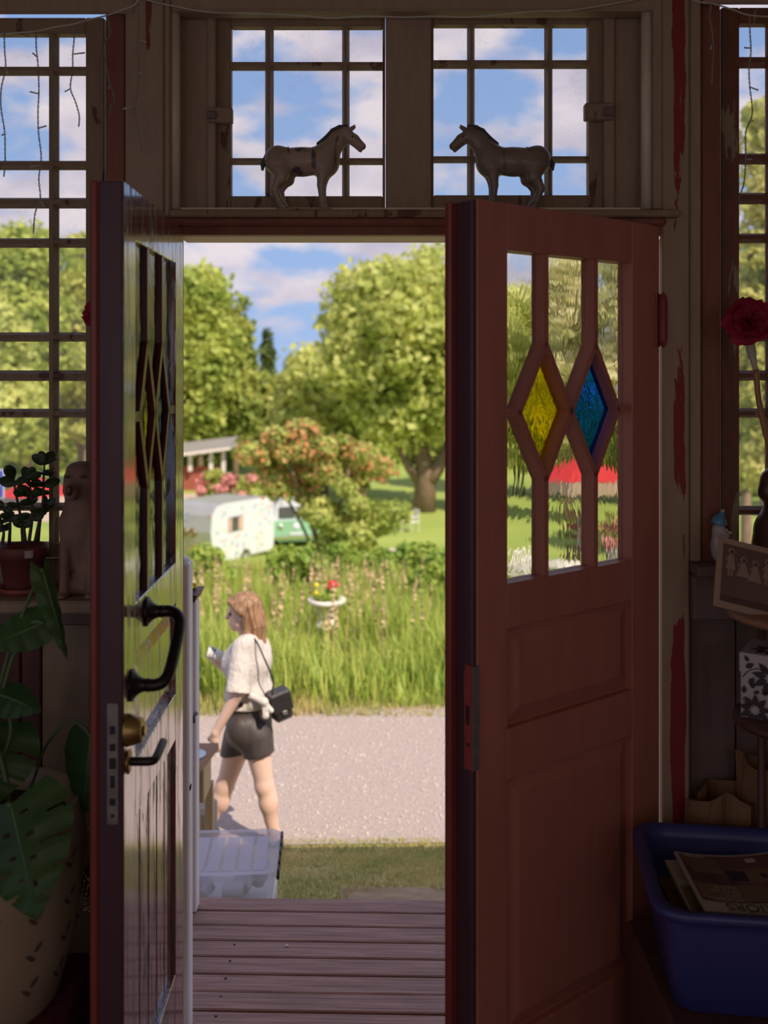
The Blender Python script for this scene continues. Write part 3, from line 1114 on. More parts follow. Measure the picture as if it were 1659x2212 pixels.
# ------------------------------------------------------------------ doors
def door(n, H, dirv, nrm, w, T, u0, u1, ua, ub, zt, zg1, zg0, zp, mats, label, grooved, pane_t=.62, glass='wavy', bw=.008):
    """leaf: u from hinge, t back from the visible face, z relative to the camera height"""
    H, dirv, nrm = Vector(H), Vector(dirv).normalized(), Vector(nrm).normalized()
    root = E('door_%d' % n, (H.x, H.y, .012), label, 'door', None, 'structure')
    mface, mbar, medge = mats

    def xf(v):
        return Vector((H.x, H.y, 0)) + dirv * v.x - nrm * v.y + Vector((0, 0, v.z))
    flip = dirv.cross(-nrm).z < 0

    def bx(nm, a, b, t0, t1, z0, z1, m, bev=.002, par=None):
        g = G().box(a, b, t0, t1, z0 + CZ, z1 + CZ, bev)
        if flip:
            g.f = [tuple(reversed(f)) for f in g.f]
        return g.build(nm, m, par or root, False, xf)

    def pr(nm, poly, t0, t1, m, par=None):
        g = G().prism([(a, b + CZ) for a, b in poly], t0, t1)
        if flip:
            g.f = [tuple(reversed(f)) for f in g.f]
        return g.build(nm, m, par or root, False, xf)
    zb = .012 - CZ
    bx('stile', 0, u0, 0, T, zb, zt, mface)
    bx('stile', u1, w, 0, T, zb, zt, mface)
    bx('rail', u0, u1, 0, T, zg1, zt, mface)
    p1t, p1b, p2t, p2b = zp
    bx('rail', u0, u1, 0, T, p1t, zg0, mface)
    bx('rail', u0, u1, 0, T, p2t, p1b, mface)
    bx('rail', u0, u1, 0, T, zb, p2b, mface)
    # raised panels
    for (zz1, zz0, big) in ((p1t, p1b, False), (p2t, p2b, True)):
        if grooved and big:
            k = 5
            for q in range(k):
                a, b = u0 + (u1 - u0) * q / k, u0 + (u1 - u0) * (q + 1) / k
                bx('board', a + .001, b - .001, .012, T - .012, zz0, zz1, mface, .006)
            continue
        pn = bx('panel', u0, u1, .020, T - .020, zz0, zz1, mface, 0)
        e = .045
        for (ta, tb) in ((.020, .006), (T - .020, T - .006)):
            o_ = [(u0 + .006, zz0 + .006), (u1 - .006, zz0 + .006), (u1 - .006, zz1 - .006), (u0 + .006, zz1 - .006)]
            i_ = [(u0 + e, zz0 + e), (u1 - e, zz0 + e), (u1 - e, zz1 - e), (u0 + e, zz1 - e)]
            vs = [(a, ta, b + CZ) for a, b in o_] + [(a, tb, b + CZ) for a, b in i_]
            fs = [(4, 5, 6, 7)] + [(i, (i + 1) % 4, (i + 1) % 4 + 4, i + 4) for i in range(4)]
            g = G().add(vs, fs)
            if flip ^ (ta > T / 2):
                g.f = [tuple(reversed(f)) for f in g.f]
            g.build('raised_field', mface, pn, False, xf)
    # glazing bars
    zc, hh = -.104, .170
    um = (ua + ub) / 2
    hw = (ub - ua) / 2
    t0, t1 = .004, T - .004

    def bar(nm, p, q):
        a, b = Vector(p), Vector(q)
        d_ = (b - a).normalized()
        s_ = Vector((-d_.y, d_.x)) * bw
        a2, b2 = a - d_ * .003, b + d_ * .003
        poly = [tuple(a2 - s_), tuple(b2 - s_), tuple(b2 + s_), tuple(a2 + s_)]
        return pr(nm, poly, t0, t1, mbar)
    for c in (ua, ub):
        bar('muntin', (c, zg1), (c, zc + hh))
        bar('muntin', (c, zc - hh), (c, zg0))
        for sx in (-1, 1):
            for sz in (-1, 1):
                bar('muntin', (c, zc + sz * hh), (c + sx * hw, zc))
    bar('muntin', (u0, zc), (ua - hw, zc))
    bar('muntin', (ub + hw, zc), (u1, zc))
    tp0, tp1 = T * pane_t, T * pane_t + .004
    clear = []
    for s in (1, -1):
        ze = zg1 if s > 0 else zg0
        clear.append([(u0, zc), (u0, ze), (ua, ze), (ua, zc + s * hh), (ua - hw, zc)])
        clear.append([(ua, ze), (ub, ze), (ub, zc + s * hh), (um, zc), (ua, zc + s * hh)])
        clear.append([(u1, zc), (u1, ze), (ub, ze), (ub, zc + s * hh), (ub + hw, zc)])
    for p in clear:
        o = pr('pane', p, tp0, tp1, M[glass])
    dia = lambda c: [(c, zc + hh), (c + hw, zc), (c, zc - hh), (c - hw, zc)]
    o = pr('pane', dia(ub), tp0, tp1, M['yellow'])
    o['label'] = 'yellow diamond pane'
    o = pr('pane', dia(ua), tp0, tp1, M['blue'])
    o['label'] = 'blue diamond pane'
    return root, bx, pr, xf


ZP = (-.625, -.8675, -.99, -1.62)
# right leaf, swung halfway into the room
hR = (.768, 2.80)
dR = Vector((.209 - .768, 2.356 - 2.80)).normalized()
nR = Vector((-dR.y, dR.x))
if nR.y > 0:
    nR = -nR
dr, bxR, prR, xfR = door(1, hR + (0,), (dR.x, dR.y, 0), (nR.x, nR.y, 0), .700, .052, .1205, .5985, .267, .4575, .404, .291, -.516, ZP,
                         (M['door_in'], M['door_in'], M['door_edge']), 'right door leaf, matt red brown inside, swung half open with yellow and blue diamonds', False)
# its free edge: dark meeting edge with the outer astragal
bxR('meeting_edge', .698, .714, .004, .060, .012 - CZ, .402, M['door_edge'], .004)
bxR('astragal', .690, .735, .058, .080, .012 - CZ, .404, M['hinge'], .005)
sp = bxR('strike_plate', .7135, .7165, .001, .028, -.94, -.695, M['redmetal'], 0)
bxR('strike_hole', .716, .7172, .010, .022, -.835, -.79, M['dark'], 0, sp)  # raised dark patch painted for the shade of a hole
bxR('strike_hole', .716, .7172, .008, .020, -.885, -.878, M['dark'], 0, sp)
bxR('strike_plate_flange', .696, .7165, -.003, .000, -.94, -.695, M['steel'], 0)
# knuckle hinge
hg = Vector((.768 + .006, 2.80 - .012, 0))
o = G().lathe([(0.001, .062), (.009, .072), (.0125, .085), (.0125, .134), (.0132, .136), (.0125, .138), (.0125, .19), (.009, .208), (.001, .217)],
              (hg.x, hg.y, CZ), 16).build('hinge_knuckle', M['hinge'], dr, True)
bxR('hinge_leaf', .002, .018, -.004, .0, .065, .214, M['hinge'], .0015)

# left leaf, swung right back into the room; its glossy outer face is towards us
dl_dir = Vector((.012, -.68))
nL = Vector((1.0, .0177))
dl, bxL, prL, xfL = door(2, (-.5606, 2.80, 0), (dl_dir.x, dl_dir.y, 0), (nL.x, nL.y, 0), .68, .052, .105, .575, .255, .425, .400, .288, -.516, ZP,
                         (M['door_out'], M['maroon_bar'], M['door_edge']), 'left door leaf swung wide open, glossy weathered maroon outside with pull handle', True, .26, 'wavy_l', .011)
bxL('meeting_edge', .6795, .686, .002, .052, .012 - CZ, .398, M['door_edge'], .002)
bxL('astragal', .660, .690, .052, .070, .012 - CZ, .400, M['hinge'], .005)
lp = bxL('lock_plate', .6855, .6885, .010, .034, -.955, -.70, M['steel'], .001)
for (z0, z1, w) in ((-.765, -.748, .012), (-.80, -.785, .012), (-.838, -.815, .014), (-.878, -.852, .010), (-.915, -.90, .013), (-.94, -.933, .008)):
    bxL('lock_hole', .688, .6892, .022 - w / 2, .022 + w / 2, z0, z1, M['dark'], 0, lp)  # flat dark pieces imitate the shade inside the lock holes


def LP(u, t, z):
    return xfL(Vector((u, -t, z + CZ)))


def u_of(px):
    k = (px - 829.5) / F
    # x = -.5606 + .01764u ; y = 2.8 - .99984u
    return (k * 2.8 + .5606) / (.01764 + k * .99984)


# diagonal pull handle
ua_, ub_ = u_of(316), u_of(283)
A0, B0 = LP(ua_, 0, -.560), LP(ub_, 0, -.684)
nn = Vector((nL.x, nL.y, 0)).normalized()
ph = E('pull_handle', A0, None, None)
ph.parent = dl
ph.location = A0 - ORG[dl.name]
for q in (A0, B0):
    G().lathe([(.034, 0), (.035, .004), (.030, .007), (.020, .016), (.0145, .026), (.0135, .034), (.0150, .036), (.0150, .039), (.0135, .041)],
              q, 20, nn).build('rosette', M['bronze'], ph, True)
pts = bez([A0 + nn * .036, A0 + nn * .056, A0 + nn * .074 + (B0 - A0) * .06, A0 + nn * .083 + (B0 - A0) * .2, A0 + nn * .082 + (B0 - A0) * .55,
           B0 + nn * .078 - (B0 - A0) * .16, B0 + nn * .068 - (B0 - A0) * .04, B0 + nn * .052, B0 + nn * .036], 8)
G().tube(pts, .0135, 14).build('grip', M['bronze'], ph, True)
c0 = LP(u_of(272), 0, -.765)
G().lathe([(.034, 0), (.034, .006), (.026, .034), (.022, .036), (.013, .036), (.012, .042), (.011, .042)], c0, 20, nn).build('lock_cylinder', M['brass'], dl, True)
r0 = LP(u_of(274), 0, -.835)
lv = E('lever_handle', r0)
lv.parent = dl
lv.location = r0 - ORG[dl.name]
G().lathe([(.020, 0), (.026, .003), (.026, .006), (.018, .009)], r0, 20, nn).build('rosette', M['brass'], lv, True)
tv = Vector((dl_dir.x, dl_dir.y, 0)).normalized()
G().tube(bez([r0, r0 + nn * .02, r0 + nn * .045, r0 + nn * .056 - tv * .008, r0 + nn * .06 - tv * .03 + Vector((0, 0, .004)), r0 + nn * .060 - tv * .085 + Vector((0, 0, .010))], 6),
         .0095, 12).build('lever', M['bronze'], lv, True)

# ================================================================== OUTDOORS: ground
GY = [3.0, 4.2, 5.0, 5.6, 6.2, 6.5, 9.1, 12.8, 20, 28, 36, 45, 60, 90, 220]
GD = [2.58, 2.60, 2.62, 2.77, 3.00, 3.04, 3.08, 3.58, 4.58, 5.69, 6.75, 6.95, 7.2, 7.3, 7.3]


def gz(y):
    return CZ - np.interp(y, GY, GD)


def ground(name, y0, y1, hw, ny, mat, label, cat, x0=None, x1=None, lift=0, wob=0.0):
    ys = np.linspace(y0, y1, ny)
    nx = 24
    vs, fs = [], []
    for j, y in enumerate(ys):
        a = -hw if x0 is None else x0
        b = hw if x1 is None else x1
        for i in range(nx + 1):
            x = a + (b - a) * i / nx
            yy = y
            if j in (0, ny - 1) and wob:
                yy += wob * math.sin(x * 3.1 + j) + wob * .6 * math.sin(x * 7.7 + 1.3 * j)
            vs.append((x, yy, gz(yy) + lift))
    for j in range(ny - 1):
        for i in range(nx):
            a = j * (nx + 1) + i
            fs.append((a, a + 1, a + nx + 2, a + nx + 1))
    o = mesh_obj(name, vs, fs, mat, None, True)
    return tag(o, label, cat, None, 'structure')


ground('lawn', 3.0, 6.75, 40, 40, M['lawn'], 'shaded front lawn between the deck and the gravel road', 'lawn', -9, 9)
ground('gravel_road', 6.42, 9.3, 40, 30, M['gravel'], 'sunlit gravel road crossing behind the woman', 'road', -12, 12, .006, .06)
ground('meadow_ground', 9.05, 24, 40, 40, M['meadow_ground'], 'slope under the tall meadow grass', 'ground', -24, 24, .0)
ground('far_lawn', 23.5, 220, 160, 60, M['farlawn'], 'bright lawn far down the slope', 'lawn', -160, 160)
ground('far_road', 46, 58, 60, 8, M['farroad'], 'pale road passing the carport in the distance', 'road', -60, -7.5, .02, .4)
ground('far_path', 31.0, 33.4, 60, 8, M['farroad'], 'pale path crossing the lawn under the willow', 'path', 1.0, 40, .02, .2)
ground('asphalt_patch', 39.5, 43.0, 60, 8, M['roofgrey'], 'grey asphalt patch behind the caravan', 'road', -12, -4.2, .02, .3)
ground('earth_strip', 4.1, 5.14, 3, 8, M['earth'], 'bare dry earth patch in front of the deck', 'ground', -.225, 2.4, .004, .03)


def blades(name, n, xr, yr, hr, w, mat, label, cat, lean=.35, seg=2, dens=None, parent=None, xf=None):
    """one object of many bent grass blades"""
    m = n * 3
    y = RNG.uniform(yr[0], yr[1], m)
    x = RNG.uniform(-1, 1, m)
    if xf:
        x = x * xf * y + 0
        keep = RNG.uniform(0, 1, m) < (y / yr[1])
    else:
        x = (xr[0] + xr[1]) / 2 + x * (xr[1] - xr[0]) / 2
        keep = np.ones(m, bool)
    if dens is not None:
        keep &= dens(x, y)
    x, y = x[keep][:n], y[keep][:n]
    n = len(x)
    z = gz(y)
    h = RNG.uniform(hr[0], hr[1], n) * (.7 + .3 * np.sin(x * 1.7 + y * 1.1) + .25 * np.sin(x * .6 - y * 2.3))
    h = np.maximum(h, hr[0] * .5)
    th = RNG.uniform(0, 2 * np.pi, n)
    dx, dy = np.cos(th), np.sin(th)
    lx, ly = dx * lean * h * RNG.uniform(.2, 1, n), dy * lean * h * RNG.uniform(.2, 1, n)
    sx, sy = -dy * w / 2, dx * w / 2
    sx = sx * RNG.uniform(.6, 1.4, n)
    V = np.zeros((n, 5, 3))
    V[:, 0] = np.stack([x - sx, y - sy, z], 1)
    V[:, 1] = np.stack([x + sx, y + sy, z], 1)
    V[:, 2] = np.stack([x + lx * .35 - sx * .8, y + ly * .35 - sy * .8, z + h * .6], 1)
    V[:, 3] = np.stack([x + lx * .35 + sx * .8, y + ly * .35 + sy * .8, z + h * .6], 1)
    V[:, 4] = np.stack([x + lx, y + ly, z + h], 1)
    b = (np.arange(n) * 5)[:, None]
    T = np.concatenate([b + np.array([[0, 1, 3]]), b + np.array([[0, 3, 2]]), b + np.array([[2, 3, 4]])])
    o = mesh_obj(name, V.reshape(-1, 3), T, mat, parent)
    return tag(o, label, cat, None, 'stuff')


def no_earth(x, y):
    return ~((x > -.21 + .04 * np.sin(y * 9)) & (x < 2.4) & (y < 5.12 + .05 * np.sin(x * 11)))


blades('lawn_grass', 42000, (-2.6, 2.6), (4.25, 6.5), (.02, .055), .006, M['blade'], 'short trodden grass of the shaded front lawn', 'grass', .8, dens=no_earth)
blades('meadow_grass', 66000, None, (9.1, 24), (.35, .85), .016, M['meadow'], 'tall tangled meadow grass on the slope behind the road', 'grass', .5, xf=.46)
blades('meadow_weeds', 20000, None, (9.2, 22), (.25, .62), .05, M['weed'], 'broad green weed leaves among the meadow grass', 'weeds', .7, xf=.46)
blades('verge_grass', 9000, None, (8.9, 9.5), (.05, .22), .010, M['blade'], 'short grass verge along the far edge of the gravel road', 'grass', .6, xf=.46)


def sorrel(name, n, label):
    y = RNG.uniform(10.5, 19, n)
    x = RNG.uniform(-.25, .06, n) * y + RNG.normal(0, .4, n)
    V, T = [], []
    for i in range(n):
        z0 = gz(y[i])
        hh = RNG.uniform(.7, 1.15)
        lx = RNG.uniform(-.12, .12)
        for s in range(9):
            f = .55 + .45 * s / 9
            r = .022 * (1.1 - abs(f - .75) * 2.2)
            c = np.array([x[i] + lx * f + RNG.normal(0, .008), y[i] + RNG.normal(0, .008), z0 + hh * f])
            a = RNG.normal(0, 1, 3)
            a /= np.linalg.norm(a)
            b = np.cross(a, RNG.normal(0, 1, 3))
            b /= np.linalg.norm(b)
            o = len(V)
            V += [c - a * r - b * r, c + a * r - b * r, c + a * r + b * r, c - a * r + b * r]
            T.append((o, o + 1, o + 2, o + 3))
        o = len(V)
        V += [(x[i] - .004, y[i], z0), (x[i] + .004, y[i], z0), (x[i] + lx + .003, y[i], z0 + hh), (x[i] + lx - .003, y[i], z0 + hh)]
        T.append((o, o + 1, o + 2, o + 3))
    o = mesh_obj(name, V, np.array(T), M['sorrel'])
    tag(o, label, 'seed heads', None, 'stuff')


sorrel('sorrel_stalks', 110, 'rusty brown seed stalks standing in the meadow grass')


def pebbles():
    n = 5000
    y = RNG.uniform(6.45, 9.0, n)
    x = RNG.uniform(-4, 4, n)
    r = RNG.uniform(.006, .02, n)
    base = np.array([(1, 0, 0), (-1, 0, 0), (0, 1, 0), (0, -1, 0), (0, 0, .6), (0, 0, -.6)], float)
    tri = np.array([(0, 2, 4), (2, 1, 4), (1, 3, 4), (3, 0, 4), (2, 0, 5), (1, 2, 5), (3, 1, 5), (0, 3, 5)])
    V = base[None] * r[:, None, None] * RNG.uniform(.6, 1.3, (n, 6, 1)) + np.stack([x, y, gz(y) + .006], 1)[:, None]
    T = (np.arange(n) * 6)[:, None, None] + tri[None]
    o = mesh_obj('pebbles', V.reshape(-1, 3), T.reshape(-1, 3), M['pebble'], None, True)
    tag(o, 'loose pebbles scattered over the gravel road', 'pebbles', None, 'stuff')


pebbles()

# ------------------------------------------------------------------ trees
def crown(name, blobs, n, size, mat, parent, aspect=.75, shell=.75):
    """leaf faces spread over the shells of many clumps"""
    B = np.array(blobs, float)       # x,y,z,rx,ry,rz
    wgt = B[:, 3] * B[:, 5]
    idx = RNG.choice(len(B), n, p=wgt / wgt.sum())
    d = RNG.normal(0, 1, (n, 3))
    d /= np.linalg.norm(d, axis=1)[:, None]
    rad = shell + (1 - shell) * RNG.uniform(0, 1.2, n) + np.abs(RNG.normal(0, .16, n))
    rad *= RNG.uniform(0, 1, n) ** .15
    C = B[idx, :3] + d * B[idx, 3:6] * rad[:, None]
    nrm = d + RNG.normal(0, .75, (n, 3))
    nrm /= np.linalg.norm(nrm, axis=1)[:, None]
    u = np.cross(nrm, RNG.normal(0, 1, (n, 3)))
    u /= np.linalg.norm(u, axis=1)[:, None] + 1e-9
    v = np.cross(nrm, u)
    s = (size * RNG.uniform(.5, 1.3, n))[:, None]
    V = np.stack([C - u * s, C - v * s * aspect, C + u * s, C + v * s * aspect], 1)
    Q = np.arange(n * 4).reshape(n, 4)
    o = mesh_obj(name, V.reshape(-1, 3), Q, mat, parent)
    o['kind'] = 'stuff'
    return o


def clumps(c, r, n, cr, top=0.0, seed=0):
    """clump centres filling an ellipsoid; top>0 narrows it upward to a cone"""
    g = np.random.default_rng(seed)
    out = []
    while len(out) < n:
        p = g.uniform(-1, 1, 3)
        if np.linalg.norm(p) > 1 or (np.linalg.norm(p) < .45 and g.uniform() < .6):
            continue
        k = 1 - top * max(0, (p[2] + 1) / 2)
        q = cr * g.uniform(.7, 1.3)
        out.append((c[0] + p[0] * r[0] * k, c[1] + p[1] * r[1] * k, c[2] + p[2] * r[2], q * (1.1), q, q * .85))
    return out


def tree(name, px, d, top_py, half_px, mat, label, n=9000, size=.2, base_py=None, trunk=.25, top=.3, ncl=40, cl=None, seed=1, low=None, group=None, cat='tree', forks=None):
    x = wx(px, d)
    z0 = gz(d) if base_py is None else wz(base_py, d)
    z0 = float(z0)
    zt = wz(top_py, d)
    zl = z0 + (zt - z0) * .18 if low is None else wz(low, d)
    hw = half_px / F * d
    root = E(name, (x, d, z0), label, cat, group)
    c = ((x, d, (zt + zl) / 2))
    cr = cl or hw * .33
    bl = clumps(c, (max(hw - cr, .1), max(hw - cr, .1) * .8, max((zt - zl) / 2 - cr * .7, .1)), ncl, cr, top, seed)
    crown('crown', bl, n, size, mat, root)
    g = G()
    fk = forks or [(x, (zt + zl) / 2, 1.0)]
    tr = g
    tr.tube([(x, d, z0 - .1), (x + hw * .02, d, z0 + (zl - z0) * .6), (fk[0][0], d, fk[0][1])], [trunk, trunk * .8, trunk * .35], 8)
    tr.build('trunk', M['bark'], root, True)
    for (fx, fz, k) in fk[1:]:
        b = G().tube([(x, d, z0 + (zl - z0) * .35), (x + (fx - x) * .45, d - .2, z0 + (fz - z0) * .55), (fx, d - .2, fz)], [trunk * .7 * k, trunk * .55 * k, trunk * .25 * k], 8)
        b.build('branch', M['bark'], root, True)
    return root


# the trees seen through the doorway
tree('deciduous_tree', 430, 64, 550, 125, M['fol_lime'], 'tall lime green tree with a pointed top, left edge of the doorway', 15000, .26, top=.85, ncl=70, cl=1.25, seed=3, low=985)
tree('deciduous_tree', 508, 66, 620, 62, M['fol_dark'], 'darker pointed tree rising just right of the tall lime tree', 9000, .24, top=.8, ncl=40, cl=1.0, seed=5, low=985)
tree('spruce_tree', 578, 82, 690, 30, M['fol_spruce'], 'small dark spruce tip in the gap of sky', 4500, .2, top=.97, ncl=90, cl=.45, seed=8, low=980)
tree('willow_tree', 915, 50, 540, 270, M['fol_willow'], 'huge round willow filling the right of the doorway', 34000, .22, top=.1, ncl=110, cl=1.4, seed=11, low=960, trunk=.62,
     forks=[(wx(880, 50), wz(850, 50), 1), (wx(985, 50), wz(930, 50), 1.0), (wx(845, 50), wz(930, 50), .7)])
tree('deciduous_tree', 700, 58, 745, 150, M['fol_willow'], 'low round bright tree left of the huge willow', 14000, .24, top=.2, ncl=50, cl=1.4, seed=14, low=1010)
tree('deciduous_tree', 600, 70, 800, 95, M['fol_dark'], 'dark green tree low behind the carport', 8000, .28, top=.2, ncl=30, cl=1.3, seed=15, low=1030)
tree('deciduous_tree', 450, 74, 830, 90, M['fol_dark'], 'dark green tree right behind the carport roof', 8000, .28, top=.2, ncl=30, cl=1.4, seed=16, low=1030)
# through the left window
tree('deciduous_tree', 60, 52, 462, 130, M['fol_lime'], 'big round tree filling the upper left window', 14000, .22, top=.25, ncl=60, cl=1.2, seed=17, low=1000)
tree('deciduous_tree', 172, 60, 452, 45, M['fol_yellow'], 'slim yellow green treetop at the right of the left window', 7000, .24, top=.8, ncl=34, cl=.9, seed=18, low=1000)
tree('deciduous_tree', 185, 56, 560, 95, M['fol_yellow'], 'rounded yellow green tree behind the left door edge', 11000, .24, top=.2, ncl=50, cl=1.1, seed=19, low=1000)
tree('deciduous_tree', -30, 40, 640, 130, M['fol_willow'], 'pale willow low in the left window', 11000, .19, top=.3, ncl=50, cl=1.0, seed=20, low=1010)
tree('deciduous_tree', -160, 55, 420, 150, M['fol_lime'], 'round tree beyond the left window frame', 9000, .26, top=.3, ncl=40, cl=1.3, seed=30, low=1010)
tree('deciduous_tree', 270, 60, 640, 100, M['fol_lime'], 'lime tree standing behind the left door leaf', 9000, .25, top=.3, ncl=40, cl=1.2, seed=31, low=1000)
# through the glass of the right door and the right window
tree('deciduous_tree', 1120, 58, 600, 120, M['fol_willow'], 'bright tree in the left panes of the right door', 12000, .24, top=.3, ncl=50, cl=1.3, seed=21, low=1030)
tree('birch_tree', 1225, 46, 470, 105, M['fol_pale'], 'pale thin-leaved tree in the middle panes of the right door', 6500, .19, top=.3, ncl=44, cl=.8, seed=22, low=1000)
tree('birch_tree', 1370, 44, 400, 110, M['fol_pale'], 'pale airy birch behind the right door post', 6500, .19, top=.4, ncl=44, cl=.8, seed=23, low=1000)
tree('deciduous_tree', 1260, 56, 850, 130, M['fol_dark'], 'low dark green tree behind the red parasol', 9000, .24, top=.2, ncl=36, cl=1.2, seed=24, low=1040)
tree('birch_tree', 1650, 24, 150, 95, M['fol_yellow'], 'tall loose tree filling the right window', 9000, .11, top=.5, ncl=60, cl=.42, seed=25, low=1050, trunk=.14)
tree('deciduous_tree', 1610, 34, 560, 110, M['fol_lime'], 'lime tree low behind the tall tree in the right window', 12000, .15, top=.2, ncl=50, cl=.75, seed=26, low=1120)
tree('deciduous_tree', 1760, 34, 420, 130, M['fol_lime'], 'lime tree beyond the right window frame', 9000, .16, top=.2, ncl=46, cl=.9, seed=27, low=1120)
tree('deciduous_tree', 1480, 52, 520, 120, M['fol_lime'], 'round tree hidden behind the right door post', 9000, .22, top=.3, ncl=46, cl=1.2, seed=28, low=1040)
for i, (px, d, t, hw) in enumerate([(-330, 60, 420, 160), (1960, 46, 380, 170), (2200, 60, 450, 200), (-600, 70, 470, 220)]):
    tree('deciduous_tree', px, d, t, hw, M['fol_lime'], ['distant lime tree well left of the house', 'distant lime tree well right of the house', 'distant broad tree far right of the house', 'distant broad tree far left of the house'][i], 6000, .32, top=.3, ncl=36, cl=1.6, seed=40 + i, low=1040)

# flowering bush in the middle
bush = E('flowering_shrub', (wx(700, 27), 27, float(gz(27))), 'tall loose shrub with orange blossom in the middle of the slope', 'shrub')
bl = clumps((wx(690, 27), 27, wz(985, 27)), (2.15, 1.5, 1.0), 40, .34, .1, 51) + clumps((wx(765, 26), 26, wz(1130, 26)), (1.15, .9, 1.0), 26, .34, 0, 52)
crown('foliage', bl, 12000, .085, M['fol_bush'], bush)
crown('blossom', clumps((wx(690, 27), 26.8, wz(985, 27)), (2.2, 1.6, 1.05), 40, .34, .1, 51), 1700, .075, M['blossom'], bush)
for k in range(6):
    a = k * 1.05
    G().tube(bez([(wx(705, 27) + .1 * math.cos(a), 27 + .1 * math.sin(a), float(gz(27)) - .1), (wx(700, 27) + .6 * math.cos(a), 27 + .5 * math.sin(a), float(gz(27)) + 1.4),
                  (wx(695, 27) + 1.5 * math.cos(a), 27 + 1.1 * math.sin(a), float(gz(27)) + 3.0)], 5), .04, 6).build('stem', M['bark'], bush, True)
shrubs = [(770, 1205, 22, 70, 'dark leafy bush at the foot of the blossoming shrub'), (900, 1215, 20, 75, 'leafy bush at the right side of the meadow'),
          (640, 1235, 19, 45, 'small dark bush right of the caravan'), (440, 1240, 18, 30, 'small bush at the left edge of the meadow'), (960, 1255, 17, 45, 'leafy bush beside the right door edge')]
for i, (px, py, d, hw, lab) in enumerate(shrubs):
    t = E('leafy_bush', (wx(px, d), d, float(gz(d))), lab, 'bush', 'bushes in the meadow')
    r = hw / F * d
    crown('foliage', clumps((wx(px, d), d, float(gz(d)) + .55), (r, r * .6, .45), 16, .24, 0, 60 + i), 3200, .075, M['weed'], t)
    G().tube([(wx(px, d), d, float(gz(d)) - .05), (wx(px, d), d, float(gz(d)) + .6)], .03, 6).build('stem', M['bark'], t)

# ================================================================== OUTDOORS: things
# deck: each board is a part
DZ = CZ - 2.15
deck = E('deck', (0, 3.5, DZ - .3), 'brown wooden deck outside the door', 'deck', None, 'structure')
ang = math.radians(-1.5)
pitch = .104
first = None
for k in range(11):
    yc = 4.085 - .0475 - k * pitch
    if first is None:
        first = G().box(-2.3, 2.3, -.0475, .0475, -.014, .014, .004).build('plank', M['deck'], deck)
        pl = first
    else:
        pl = inst(first, 'plank', (0, 0, 0), deck)
    pl.location = Vector((random.uniform(-.04, .04), yc, DZ - .014 + random.uniform(-.0015, .0015))) - ORG[deck.name]
    pl.rotation_euler = (0, 0, ang)
for x in (-1.9, -.63, .63, 1.9):
    sbox('joist', x - .024, x + .024, 3.02, 4.0, DZ - .18, DZ - .03, M['darkbrown'], deck)
    sbox('leg', x - .045, x + .045, 3.85, 3.94, float(gz(3.9)) - .05, DZ - .18, M['darkbrown'], deck)
sbox('fascia', -2.3, 2.3, 4.0, 4.02, DZ - .19, DZ - .04, M['darkbrown'], deck)
# screw heads in rows on the right-hand side of the boards
sc = None
for k in range(7):
    for x in (.385, .395 + .0):
        pass
for k in range(3, 11):
    yc = 4.085 - .0475 - k * pitch
    for (x, dy) in ((.50, -.025), (.50, .025), (-.56, .02)):
        p = (x, yc - x * .026 + dy, DZ + .0005)
        if sc is None:
            sc = G().lathe([(.0045, -.002), (.0045, .0008), (.002, .0012)], p, 8).build('screw', M['dark'], deck)
        else:
            inst(sc, 'screw', p, deck)
# scrap of white paint on the deck
peb = G().ell((wx(626, 3.87) , 3.75, DZ + .003), (.007, .005, .003), 8, 5).build('pebble', M['cup'])
tag(peb, 'tiny white pebble lying on the brown deck', 'pebble')

# rail post right outside the door and the lower post with planter
po = E('rail_post', (wx(408, 3.24) - .04, 3.27, DZ), 'tall pale weathered post just outside the left door', 'post')
G().box(wx(408, 3.24) - .075, wx(408, 3.24), 3.24, 3.31, DZ, wz(1216, 3.24), .006).build('post', M['white_paint'], po)
G().lathe([(.034, 0), (.034, .010), (.02, .016)], (wx(408, 3.24) - .038, 3.275, wz(1216, 3.24)), 14).build('cap', M['white_paint'], po, True)
G().box(wx(408, 3.24) - .001, wx(408, 3.24) + .003, 3.25, 3.27, CZ - 1.36, CZ - 1.345, .001).build('bolt', M['dark'], po)
pr2 = E('rail_post', (wx(416, 4.0), 4.02, DZ), 'pale lower rail post under the dark planter', 'post')
G().box(wx(424, 3.98) - .09, wx(424, 3.98), 3.98, 4.05, DZ, wz(1300, 3.98), .005).build('post', M['white_paint'], pr2)
G().box(wx(424, 3.98) - .6, wx(424, 3.98) - .03, 3.99, 4.03, wz(1380, 3.98), wz(1345, 3.98), .004).build('rail', M['white_paint'], pr2)
G().tube([(wx(424, 3.98) + .004, 3.97, wz(1538, 3.98)), (wx(424, 3.98) - .01, 3.975, wz(1545, 3.98)), (wx(424, 3.98) - .01, 3.975, wz(1560, 3.98))], .008, 8).build('hook', M['steel'], pr2, True)
pt = E('planter', (wx(400, 3.96), 4.0, wz(1297, 3.96)), 'dark brown planter with yellow flowers on the pale rail post', 'planter')
z0, z1 = wz(1297, 3.96), wz(1281, 3.96)
xr_ = wx(430, 3.96)
G().add([(xr_ - .5, 3.93, z0), (xr_ - .012, 3.93, z0), (xr_ - .012, 4.07, z0), (xr_ - .5, 4.07, z0), (xr_ - .51, 3.915, z1), (xr_, 3.915, z1), (xr_, 4.085, z1), (xr_ - .51, 4.085, z1)],
        [(3, 2, 1, 0), (4, 5, 6, 7), (0, 1, 5, 4), (1, 2, 6, 5), (2, 3, 7, 6), (3, 0, 4, 7)]).build('trough', M['darkbrown'], pt)
